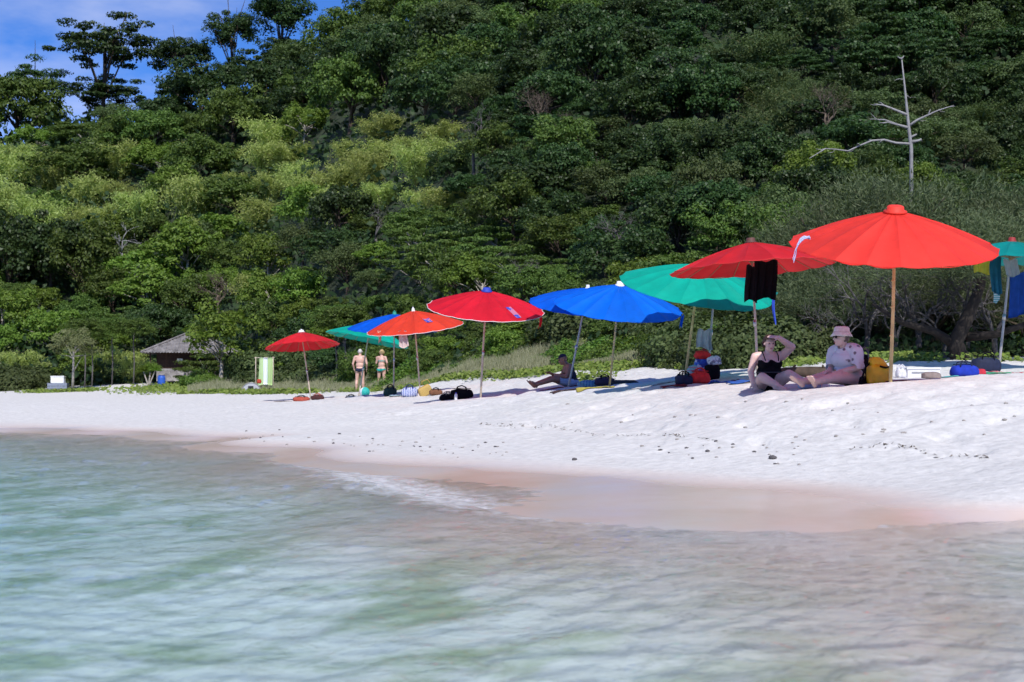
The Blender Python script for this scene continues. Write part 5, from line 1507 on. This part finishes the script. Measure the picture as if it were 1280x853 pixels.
# laundry under the canopies -------------------------------------------------
hung('black_garment', 'long black garment hung under the red umbrella beside its pole', P(956, 326, 21.85), 0.36, 0.60, M_BLACK, 3, 0.035, 0.05, cat='garment', seed=1)
hung('black_garment', 'narrow dark garment hung behind the pole of the red umbrella', P(940, 332, 22.15), 0.20, 0.56, plain('charcoal_fabric', (0.014, 0.014, 0.018), 0.9, spec=0.08), 2, 0.03, 0.0, cat='garment', seed=2)
hung('towel', 'grey-white cloth hung on the grey metal pole', P(881, 412, 25.3), 0.24, 0.34, hmat((0.62, 0.62, 0.64)), 2, 0.04, -0.2, seed=3)
hung('ribbon', 'blue strap dangling from the rim of the green umbrella', P(968, 374, 24.6), 0.05, 0.42, M_BLUEP, 1, 0.01, 0.2, cat='strap', seed=4)
hung('towel', 'small pink-white towel hung on the rim of the orange-red umbrella', P(504, 414, 37.2), 0.20, 0.42, hmat((0.78, 0.62, 0.58)), 2, 0.03, -0.3, seed=5)
hung('ribbon', 'pale strap looped over the rim of the orange-red umbrella', P(474, 414, 37.6), 0.08, 0.30, hmat((0.75, 0.50, 0.38)), 1, 0.02, 0.2, cat='strap', seed=6)
hung('ribbon', 'short red strap dangling from the rim of the crimson umbrella', P(675, 396, 31.2), 0.06, 0.24, CV['crimson'], 1, 0.01, 0.1, cat='strap', seed=7)
hung('ribbon', 'short blue strap dangling from the rim of the blue umbrella', P(852, 394, 28.4), 0.06, 0.25, CV['blue'], 1, 0.012, 0.2, cat='strap', seed=8)
# ribbon tied on the near canopy rim: hangs in a loop outside the cloth
rb = prop(empty('ribbon', P(1004, 300, 17.55)), 'blue and white ribbon tied on the rim of the large scarlet umbrella', 'ribbon')
def ribbon(pts, w, mat, name):
    vs_ = []; fs_ = []
    for i, p_ in enumerate(pts):
        vs_ += [(p_[0], p_[1] - 0.004, p_[2] + w / 2), (p_[0], p_[1] + 0.002, p_[2] - w / 2)]
        vs_ += [(p_[0] + w * 0.2, p_[1] + 0.004, p_[2] + w / 2), (p_[0] + w * 0.2, p_[1] + 0.008, p_[2] - w / 2)]
    for i in range(len(pts) - 1):
        a = 4 * i; fs_ += [(a, a + 1, a + 5, a + 4), (a + 2, a + 6, a + 7, a + 3), (a, a + 4, a + 6, a + 2), (a + 1, a + 3, a + 7, a + 5)]
    mb = MB(); mb.add(vs_, fs_); mb.build(name, mat, rb, True)
M_RIBB = striped('ribbon_weave', [(0.70, 0.70, 0.82), (0.12, 0.16, 0.5)], 'Z', 30.0)
ribbon([(0.08, -.02, 0.02), (0.0, -.04, 0.03), (-0.05, -.05, 0.0), (-0.09, -.05, -.08), (-0.10, -.04, -.18), (-0.13, -.04, -.27)], 0.035, M_RIBB, 'tail')
ribbon([(0.07, -.03, 0.035), (0.0, -.055, 0.015), (-0.06, -.06, -.04), (-0.11, -.055, -.13), (-0.14, -.05, -.24)], 0.028, M_RIBB, 'tail')
# under the right-hand green umbrella
hung('towel', 'yellow cloth hung on the rim of the green umbrella behind the scarlet one', P(1228, 323, 24.2), 0.26, 0.26, hmat((0.62, 0.52, 0.05)), 2, 0.02, 0.0, seed=9)
hung('towel', 'dark teal cloth hanging in shade under the green umbrella beside the yellow cloth', P(1245, 322, 24.5), 0.20, 0.62, hmat((0.02, 0.16, 0.24)), 2, 0.03, 0.1, seed=10)
hung('shirt', 'pale grey shirt hanging under the green umbrella', P(1264, 325, 24.3), 0.24, 0.27, hmat((0.45, 0.45, 0.47)), 2, 0.025, 0.0, cat='shirt', seed=11)
hung('towel', 'small teal and white towel hanging near the grey pole', P(1245, 352, 24.9), 0.12, 0.36, striped('teal_white_weave', [(0.05, 0.35, 0.38), (0.6, 0.65, 0.66)], 'Z', 9.0), 1, 0.02, 0.1, seed=12)
hung('beach_towel', 'large blue beach towel hanging under the green umbrella at the leaning tree', P(1274, 340, 25.0), 0.36, 0.78, hmat((0.02, 0.09, 0.42)), 2, 0.04, 0.0, seed=13)
# printed emblem on the orange-red canopy and the crimson one: cloth patches laid on the cloth
def patch(um, ang_deg, r0, r1, half, mat, name, parent):
    root, T, R, h, n = um; vs_ = []; fs_ = []
    m = 5
    for i in range(m + 1):
        r = R * (r0 + (r1 - r0) * i / m)
        for j in range(m + 1):
            a = math.radians(ang_deg) + (j / m - 0.5) * 2 * half / r
            q_ = canopy_pt(R, h, r, a, n); vs_.append(q_ + Vector((0, 0, 0.012)))
    for i in range(m):
        for j in range(m):
            k = i * (m + 1) + j; fs_.append((k, k + m + 1, k + m + 2, k + 1))
    mb = MB(); mb.add(vs_, fs_); o = mb.build(name, mat, root, True); o.matrix_local = T; return o
def face_ang(um, u_off):
    """Angle on the canopy whose rim point lies towards the sea and u_off sideways."""
    root, T, R, h, n = um; best = None
    for k in range(0, 360, 3):
        a = math.radians(k); p_ = T.to_3x3() @ Vector((math.cos(a), math.sin(a), 0))
        s = p_.y * 1.0 + abs(p_.x - u_off) * 0.8
        if best is None or s < best[0]: best = (s, k)
    return best[1]
M_PRINT = striped('blue_emblem', [(0.03, 0.07, 0.42), (0.5, 0.16, 0.25)], 'X', 14.0, 0.6, 'vor')
patch(UM['orange'], face_ang(UM['orange'], 0.55), 0.50, 0.66, 0.10, M_PRINT, 'printed_emblem', None)
patch(UM['crimson'], face_ang(UM['crimson'], 0.85), 0.60, 0.92, 0.07, M_PRINT, 'printed_emblem', None)

# things on the sand, near group ---------------------------------------------
M_YEL = plain('yellow_pvc', (0.78, 0.42, 0.015), 0.4, 0.12, 9.0, 0.3, 12.0)
p = on_sand(1097, 18.55)
yb = prop(empty('dry_bag', p, 0.25), 'bright yellow roll-top dry bag standing beside the bamboo pole', 'bag'); yb.scale = (0.92, 0.92, 0.76)
mb = lumpy((0.31, 0.22, 0.36), 5, 40, 26, amp=0.13, pw=0.5)
mb.v = [(x + 0.05 * z, y, z) for x, y, z in mb.v]
mb.build('body', M_YEL, yb, True)
mb = lumpy((0.24, 0.12, 0.17), 6, 34, 20, amp=0.2, pw=0.5); mb.v = [(x * (1 - z * 0.9) + 0.02 - 0.35 * z, y, z + 0.30) for x, y, z in mb.v]; mb.build('rolled_top', M_YEL, yb, True)
mb = MB(); mb.tube([(-0.02, -.10, .31), (0.06, -.125, .285), (0.15, -.09, .31)], 0.016, 6); mb.build('buckle_strap', M_BLACK, yb, True)
mb = MB(); mb.tube([(-0.17, .02, .02), (-0.24, 0, .12), (-0.20, .0, .28), (-0.10, .02, .38)], 0.014, 6); mb.build('shoulder_strap', M_BLACK, yb, True)
bag('backpack', 'black backpack standing behind the woman in the bucket hat', 1078, 19.3, (0.26, 0.20, 0.40), M_BLACK, cm('grey_webbing', (0.15, 0.15, 0.16)), 0.2, 7, True)
bag('bag', 'small black pouch with straps beside the yellow dry bag', 1079, 18.6, (0.12, 0.10, 0.09), M_BLACK, None, 0.4, 8, True)
towel('dark red cloth spread at the foot of the bamboo pole', 1125, 18.4, 0.42, 0.30, cm('maroon', (0.16, 0.012, 0.02)), 0.05, 0.02, 3)
bag('bag', 'pale blue-grey rolled towel at the knees of the woman in the hat', 1012, 19.4, (0.30, 0.18, 0.12), cm('blue_grey', (0.34, 0.38, 0.52)), None, 0.1, 9, False, cat='towel')
# cool box, shoes and mats behind the crest
p = on_sand(1150, 23.0); p.z += 0.01
cb = prop(empty('cool_box', p, 0.08), 'flat white cool box lying behind the bamboo pole', 'cool box'); cb.scale = (0.95, 0.95, 0.62)
mb = MB(); mb.box((0, 0, 0.10), (0.56, 0.34, 0.20)); mb.build('body', M_WHITE, cb)
mb = MB(); mb.box((0, 0, 0.225), (0.59, 0.37, 0.045)); mb.build('lid', M_WHITE, cb)
mb = MB(); mb.box((0, -0.176, 0.12), (0.42, 0.012, 0.035)); mb.build('side_grip', cm('cool_grey', (0.3, 0.31, 0.33)), cb)
bag('bag', 'small white cloth bag between the bamboo pole and the cool box', 1126, 22.6, (0.16, 0.14, 0.17), cm('white_cloth', (0.68, 0.68, 0.70)), cm('white_cloth', (0.68, 0.68, 0.70)), 0.3, 10, True)
bag('bag', 'brown-grey crumpled pouch in front of the cool box', 1164, 21.8, (0.28, 0.18, 0.12), cm('taupe', (0.24, 0.19, 0.17)), None, 0.1, 11, False, cat='pouch')
towel('white towel folded on the sand in front of the cool box', 1145, 21.9, 0.40, 0.26, cm('white_cloth', (0.68, 0.68, 0.70)), 0.0, 0.02, 5)
towel('teal and white folded towel beside the brown-grey pouch', 1187, 22.0, 0.24, 0.24, cm('teal_cloth', (0.08, 0.32, 0.33)), 0.0, 0.04, 6)
bag('bag', 'domed royal blue bag on the crest of the sand', 1205, 22.0, (0.42, 0.30, 0.19), cm('royal', (0.012, 0.035, 0.36)), M_NAVY, 0.0, 12, True, amp=0.07)
bag('bag', 'small red pouch beside the royal blue bag', 1226, 22.3, (0.14, 0.12, 0.10), cm('redc', (0.5, 0.03, 0.05)), None, 0.2, 13, False, cat='pouch')
towel('red patterned towel spread under the grey pole at the right', 1266, 23.4, 0.66, 0.40, striped('red_white_weave', [(0.55, 0.05, 0.08), (0.6, 0.22, 0.22), (0.55, 0.05, 0.08), (0.62, 0.5, 0.42)], 'X', 5.0), 0.05, 0.035, 8)
towel('green towel lying against the red patterned towel', 1246, 23.0, 0.40, 0.24, cm('greenc', (0.05, 0.26, 0.14)), 0.0, 0.03, 9)
bag('bag', 'dark duffel bag in the shade by the grey pole at the right', 1232, 24.4, (0.5, 0.3, 0.3), M_NAVY, None, 0.1, 14, True)
# green inflatable mat and dark log behind the two women
towel('dark green beach mat on the sand behind the two women', 1020, 26.2, 1.1, 0.5, cm('dark_green', (0.01, 0.10, 0.08)), 0.05, 0.03, 10, 'beach_mat', 'mat')
p = on_sand(1012, 23.4)
dl = prop(empty('driftwood_log', p, 0.06), 'dark driftwood log lying on the sand behind the woman in black', 'log')
mb = MB(); mb.tube([(-.75, .03, .06), (-.4, 0, .08), (0, -.02, .09), (.4, .03, .09), (.72, .02, .08)], [.06, .085, .09, .085, .06], 10); mb.build('trunk', M_BARK, dl, True)
for k, (x0, s) in enumerate(((-.3, 1), (.25, -1), (.5, 1))):
    mb = MB(); mb.tube([(x0, 0, .12), (x0 + .05 * s, -.06, .2)], [.03, .015], 6); mb.build('branch_stub', M_BARK, dl, True)

# heap by the green umbrella
M_BLUEPRINT = striped('blue_print_cloth', [(0.03, 0.08, 0.48), (0.03, 0.05, 0.30), (0.42, 0.44, 0.62), (0.05, 0.16, 0.55)], 'X', 14.0, 0.85, 'vor')
bag('bag', 'blue patterned bag with red flowers standing under the green umbrella', 880, 24.6, (0.34, 0.26, 0.42), M_BLUEPRINT, cm('redc', (0.5, 0.03, 0.05)), 0.1, 21, True)
bag('cloth', 'bright red crumpled cloth on top of the blue patterned bag', 878, 24.55, (0.26, 0.20, 0.14), cm('bright_red', (0.70, 0.035, 0.03)), None, 0.2, 22, False, cat='cloth', dz=0.38, amp=0.2)
bag('cloth', 'white spotted cloth over a black bag under the green umbrella', 893, 24.3, (0.22, 0.18, 0.16), striped('white_spot', [(0.7, 0.7, 0.74), (0.75, 0.75, 0.78), (0.25, 0.25, 0.32)], 'X', 26.0, 0.85, 'vor'), None, 0.3, 23, False, cat='cloth', dz=0.24, amp=0.18)
bag('bag', 'black bag under the white spotted cloth', 890, 24.3, (0.26, 0.2, 0.27), M_BLACK, None, 0.1, 24, False)
bag('bag', 'round bright red bag in front of the blue patterned bag', 875, 23.6, (0.34, 0.26, 0.20), cm('bright_red', (0.70, 0.035, 0.03)), cm('bright_red', (0.70, 0.035, 0.03)), 0.0, 25, True, amp=0.12)
bag('bag', 'teal and white swim bag leaning by the bright red bag', 866, 23.9, (0.18, 0.18, 0.28), striped('teal_print', [(0.10, 0.42, 0.42), (0.55, 0.62, 0.62), (0.35, 0.20, 0.25)], 'Z', 6.0), None, 0.4, 26, False, amp=0.15)
bag('bag', 'dark navy bag on the sand beside the bamboo pole of the green umbrella', 855, 23.5, (0.28, 0.22, 0.18), M_NAVY, None, 0.2, 27, True, amp=0.12)
towel('blue patterned towel heaped beside the woman in black', 907, 23.0, 0.50, 0.40, M_BLUEPRINT, 0.1, 0.12, 28)
towel('blue towel laid flat reaching to the knee of the woman in black', 928, 22.0, 0.45, 0.40, cm('blue_towel', (0.03, 0.10, 0.36)), 0.0, 0.05, 29)
towel('dark red mat edge under the navy bag', 842, 23.3, 0.40, 0.40, cm('maroon', (0.16, 0.012, 0.02)), 0.0, 0.03, 30, 'beach_mat', 'mat')
towel('pale grey beach mat beside the dark red mat', 812, 24.8, 0.75, 0.60, cm('pale_grey', (0.42, 0.41, 0.43)), 0.12, 0.015, 31, 'beach_mat', 'mat')
for i, (uu, DD) in enumerate(((917, 23.6), (923, 23.7))):
    p = on_sand(uu, DD); sh = prop(empty('shoe', p, 1.2 + 0.2 * i), 'brown shoe lying behind the blue towels', 'shoe', 'pair of brown shoes behind the blue towels')
    mb = lumpy((0.24, 0.09, 0.09), 60 + i, 18, 10, 0.7, 0.05); mb.build('upper', cm('shoe_brown', (0.07, 0.035, 0.025)), sh, True)
    mb = lumpy((0.26, 0.095, 0.03), 64 + i, 18, 8, 0.6, 0.02); mb.build('sole', M_BLACK, sh, True)

# by the blue umbrellas
towel('dark red towel under the sitting man', 700, 31.0, 1.5, 0.7, cm('maroon', (0.16, 0.012, 0.02)), 0.0, 0.02, 32)
bag('towel_heap', 'teal and white towel heaped behind the sitting man', 738, 29.8, (0.55, 0.35, 0.15), striped('teal_white_print', [(0.06, 0.26, 0.34), (0.55, 0.60, 0.66), (0.05, 0.16, 0.30)], 'X', 5.0), None, 0.0, 33, False, cat='towel', amp=0.2)
bag('bag', 'dark crumpled bag at the foot of the bamboo pole of the blue umbrella', 756, 29.6, (0.40, 0.30, 0.18), cm('aubergine', (0.05, 0.03, 0.06)), None, 0.0, 34, True, amp=0.16)
bag('towel_heap', 'dark towel trailing from the dark crumpled bag', 780, 29.4, (0.55, 0.30, 0.09), cm('charcoal', (0.05, 0.045, 0.05)), None, 0.0, 35, False, cat='towel', amp=0.2)
towel('yellow-green towel lying flat in front of the sitting man', 744, 28.4, 0.75, 0.6, cm('mustard', (0.40, 0.33, 0.06)), 0.0, 0.02, 36)
towel('dark brown mat beside the yellow-green towel', 712, 28.8, 0.75, 0.5, cm('dark_brown', (0.07, 0.035, 0.03)), 0.1, 0.02, 37, 'beach_mat', 'mat')

# by the orange-red and crimson umbrellas
M_STR = striped('blue_white_stripe', [(0.62, 0.64, 0.72), (0.05, 0.12, 0.48), (0.6, 0.62, 0.72), (0.05, 0.08, 0.32)], 'X', 7.0)
bag('bag', 'black holdall under the crimson umbrella', 577, 32.2, (0.52, 0.34, 0.24), M_BLACK, None, 0.1, 41, True)
bag('bag', 'black rucksack lying beside the black holdall', 560, 32.6, (0.36, 0.30, 0.17), M_BLACK, cm('grey_webbing', (0.15, 0.15, 0.16)), 0.3, 42, True)
p = on_sand(570, 31.8); bt = prop(empty('bottle', p), 'small white bottle standing in front of the black holdall', 'bottle')
mb = MB(); mb.lathe([(0.03, 0.0), (0.035, 0.01), (0.035, 0.13), (0.015, 0.16)], 12); mb.build('body', M_WHITE, bt, True)
mb = MB(); mb.lathe([(0.016, 0.158), (0.016, 0.185)], 10); mb.build('cap', M_BLUEP, bt, True)
bag('bag', 'brown leather bag beside the ochre basket', 545, 36.5, (0.34, 0.26, 0.15), cm('leather', (0.16, 0.07, 0.035)), None, 0.0, 43, True)
# ochre woven basket tipped on its side
p = on_sand(534, 36.9); bk = prop(empty('basket', p), 'tipped ochre woven basket in front of the orange-red umbrella pole', 'basket')
M_STRAW = striped('straw_weave', [(0.42, 0.27, 0.07), (0.55, 0.38, 0.12)], 'Z', 18.0)
mb = lumpy((0.36, 0.22, 0.26), 44, amp=0.03, pw=0.4); o = mb.build('body', M_STRAW, bk, True); o.rotation_euler = (0.1, -0.5, 0.2); o.location = (0, 0, 0.06)
mb = MB(); mb.tube([(-.12, 0, .30), (-.14, 0, .40), (0.0, 0, .46), (.08, 0, .36)], .01, 6); mb.build('handle', M_STRAW, bk, True)
bag('bag', 'blue and white striped beach bag', 512, 37.2, (0.42, 0.28, 0.26), M_STR, cm('navy_web', (0.02, 0.03, 0.12)), 0.1, 45, True)
bag('bag', 'dark green bag at the foot of the blue umbrella pole', 488, 38.9, (0.36, 0.26, 0.27), cm('bottle_green', (0.012, 0.045, 0.04)), None, 0.2, 46, True)
towel('pale teal towel beside the dark green bag', 499, 38.3, 0.5, 0.4, cm('pale_teal', (0.30, 0.42, 0.45)), 0.0, 0.05, 47)
towel('dark red mat between the dark green bag and the teal ball', 474, 41.0, 0.75, 0.4, cm('maroon', (0.16, 0.012, 0.02)), 0.0, 0.02, 48, 'beach_mat', 'mat')
# beach ball and bag under the far green umbrella
p = on_sand(456, 43.2); bb = prop(empty('beach_ball', p), 'teal and white beach ball under the far green umbrella', 'ball')
for k in range(6):
    vs_ = []; fs_ = []; m = 6; a0 = k * math.pi / 3
    for i in range(m + 1):
        th = math.pi * i / m; th = min(max(th, 0.03), 3.11)
        for j in range(5):
            a = a0 + j / 4 * math.pi / 3
            vs_.append((0.16 * math.sin(th) * math.cos(a), 0.16 * math.sin(th) * math.sin(a), 0.155 + 0.16 * math.cos(th)))
    for i in range(m):
        for j in range(4):
            q_ = i * 5 + j; fs_.append((q_, q_ + 5, q_ + 6, q_ + 1))
    mb = MB(); mb.add(vs_, fs_); mb.build('panel', M_TEALF if k % 3 else M_WHITE, bb, True, rot=(0, 0, 0))
bag('bag', 'dark blue bag beside the teal beach ball', 439, 43.6, (0.38, 0.28, 0.17), M_NAVY, None, 0.0, 51, True)
towel('white towel in front of the teal beach ball', 448, 42.6, 0.6, 0.4, cm('white_cloth', (0.68, 0.68, 0.70)), 0.0, 0.05, 52)
# by the far red umbrella
bag('bag', 'rust red beach bag at the foot of the far red umbrella', 377, 48.2, (0.55, 0.35, 0.17), cm('rust', (0.36, 0.07, 0.045)), None, 0.0, 53, True, amp=0.14)
bag('bag', 'dark bag with red trim beside the rust red beach bag', 397, 48.4, (0.45, 0.3, 0.18), cm('dark_maroon', (0.06, 0.02, 0.02)), cm('rust', (0.36, 0.07, 0.045)), 0.0, 54, True, amp=0.14)
p = on_sand(352, 47.5); sk_ = prop(empty('shadow_strip', p), 'thin dark strip standing in for a shadow line near the rust red bag', 'shadow_strip')  # dark strip added where the umbrella's shadow thins to a line
mb = MB(); mb.tube([(-.25, 0, .015), (0, .02, .025), (.3, .0, .02), (.55, -.03, .012)], [.012, .018, .014, .006], 6); mb.build('shaft', M_BARK, sk_, True)
mb = MB(); mb.tube([(0, .02, .025), (.08, .1, .06)], [.01, .005], 5); mb.build('twig', M_BARK, sk_, True)

# towel on a frame and a pop-up tent by the forest edge, left
D_ = 66.0
b = on_sand(330, D_)
fr = prop(empty('drying_frame', b), 'thin wooden drying frame at the grass edge holding a striped towel', 'drying frame')
for sx in (-0.38, 0.42):
    mb = MB(); mb.tube([(sx, 0, -.2), (sx * 1.02, 0.02, 1.0), (sx, 0, 1.62)], [.025, .022, .018], 7); mb.build('post', M_PALEWOOD, fr, True)
mb = MB(); mb.tube([(-.46, 0, 1.58), (0.5, 0, 1.60)], .016, 7); mb.build('rail', M_PALEWOOD, fr, True)
hung('towel', 'light green and white towel hanging on the drying frame', (b.x + 0.08, b.y - 0.03, b.z + 1.60), 0.62, 1.28, banded('green_white_band', [(0.0, (0.46, 0.62, 0.30)), (0.34, (0.74, 0.78, 0.84)), (0.64, (0.40, 0.56, 0.24))], 0.62), 2, 0.05, -0.05, seed=14)
tt = on_sand(314, 64.5)
tn = prop(empty('popup_tent', tt, 0.2), 'small pale grey pop-up tent with a dark mesh opening at the grass edge', 'tent')
mb = MB(); vs_ = []; fs_ = []
for i in range(9):
    a = math.pi * i / 8
    for j in range(7):
        t_ = j / 6; r = 1 - 0.55 * t_ ** 2
        vs_.append((-0.46 * math.cos(a) * r, -0.3 + 0.7 * t_, 0.50 * math.sin(a) * r - 0.02))
for i in range(8):
    for j in range(6):
        k = i * 7 + j; fs_.append((k, k + 7, k + 8, k + 1))
mb.add(vs_, fs_); mb.build('shell', plain('tent_silver', (0.55, 0.56, 0.60), 0.5, 0.1, transl=0.2), tn, True)
mb = MB(); mb.add([(-0.46 * math.cos(math.pi * i / 12) * 0.97, -0.28, 0.5 * math.sin(math.pi * i / 12) * 0.97 - 0.02) for i in range(13)], [tuple(range(13))]); mb.build('door_panel', plain('tent_grey', (0.48, 0.48, 0.52), 0.6, 0.1), tn)
mb = MB(); mb.box((-0.02, -0.292, 0.25), (0.24, 0.015, 0.16)); mb.build('mesh_opening', plain('tent_mesh', (0.03, 0.03, 0.04), 0.9), tn)
mb = MB(); mb.tube([(-0.46 * math.cos(math.pi * i / 12), -0.3, 0.5 * math.sin(math.pi * i / 12) - 0.01) for i in range(13)], .012, 6); mb.build('hoop', M_GREYPOLE, tn, True)
bag('cloth', 'small red cloth bundle behind the grey pop-up tent', 324, 65.3, (0.2, 0.16, 0.2), cm('rust_cloth', (0.45, 0.06, 0.03)), None, 0.1, 71, False, cat='cloth', dz=0.42)

# dark pebbles and bits of coral stranded on the foreshore --------------------
def pebble_mesh(seed):
    rg_ = np.random.default_rng(seed); mb = MB(); mb.ball((0, 0, 0.3), (1, 0.7, 0.45), 10, 6)
    mb.v = [tuple(np.array(v_) * (1 + 0.25 * (rg_.random(3) - 0.5))) for v_ in mb.v]; return mb
M_PEB = plain('dark_stone', (0.10, 0.09, 0.09), 0.8, 0.3, 30.0); M_PEB2 = plain('coral_rubble', (0.33, 0.30, 0.27), 0.9, 0.3, 30.0)
PM = [pebble_mesh(s_).mesh('pebble', M_PEB, True) for s_ in range(3)]; PM2 = [pebble_mesh(s_ + 5).mesh('pebble', M_PEB2, True) for s_ in range(3)]
pr_ = random.Random(77)
def ypos(u, y):
    """Where the view ray at pixel (u, y) meets the sand."""
    Ds = np.linspace(6, 60, 600); xs = (u - 640) / F * Ds
    hit = CAM_H - (y - 478) / F * Ds <= ground(xs, Ds, False)
    k = int(np.argmax(hit)) if hit.any() else 599
    return float(xs[k]), float(Ds[k])
def stone(u, y, px, dark, label, group=None):
    x_, y_ = ypos(u, y); s_ = px / F * y_ / 2
    o = link('stone', (PM if dark else PM2)[pr_.randrange(3)], None, (x_, y_, gz(x_, y_) - s_ * 0.1), (0, 0, pr_.random() * 6.28), (s_, s_, s_))
    prop(o, label, 'stone', group)
stone(965, 574, 13, True, 'largest dark stone lying on the bare sand above the wet patch')
stone(718, 576, 9, True, 'dark stone alone on the smooth sand above the wet patch')
stone(884, 566, 8, True, 'dark stone beside a thin strand of weed on the sand')
for k in range(26):
    stone(pr_.uniform(820, 1000), pr_.gauss(562, 9), pr_.uniform(3, 6), pr_.random() < 0.5, 'small dark pebble scattered on the sand above the wet patch', 'pebbles above the wet patch')
for k in range(60):
    u = pr_.uniform(300, 640); stone(u, 545 + (u - 300) * 0.055 + pr_.gauss(0, 6), pr_.uniform(2, 5), pr_.random() < 0.35, 'bit of coral rubble strewn along the foreshore', 'coral rubble on the foreshore')
for k in range(34):
    u = pr_.uniform(700, 1275); stone(u, pr_.uniform(500, 560), pr_.uniform(3, 7), False, 'grey bit of coral lying in the trodden sand', 'coral bits in the trodden sand')
# strand line of weed
mb = MB(); rgw = np.random.default_rng(31)
C = []
for seg in (((730, 540), (900, 552)), ((1060, 560), (1235, 572)), ((600, 528), (730, 540))):
    for k in range(70):
        t_ = rgw.random(); u = seg[0][0] + (seg[1][0] - seg[0][0]) * t_; y_ = seg[0][1] + (seg[1][1] - seg[0][1]) * t_ + 3 * math.sin(u / 23.0) + rgw.normal(0, 1.0)
        a_, b_ = ypos(u, y_); C.append((a_, b_, gz(a_, b_) + 0.008))
C = np.array(C); n = len(C)
prop(link('seaweed_strand', leaves_mesh('seaweed_strand', C, np.array([0, 0, 1.0]) + 0.3 * rgw.normal(size=(n, 3)), 0.05 * (0.4 + rgw.random(n)), 0.018, LM['weed'], rgw)), 'broken strand line of dark weed along the sand', 'seaweed', kind='stuff')
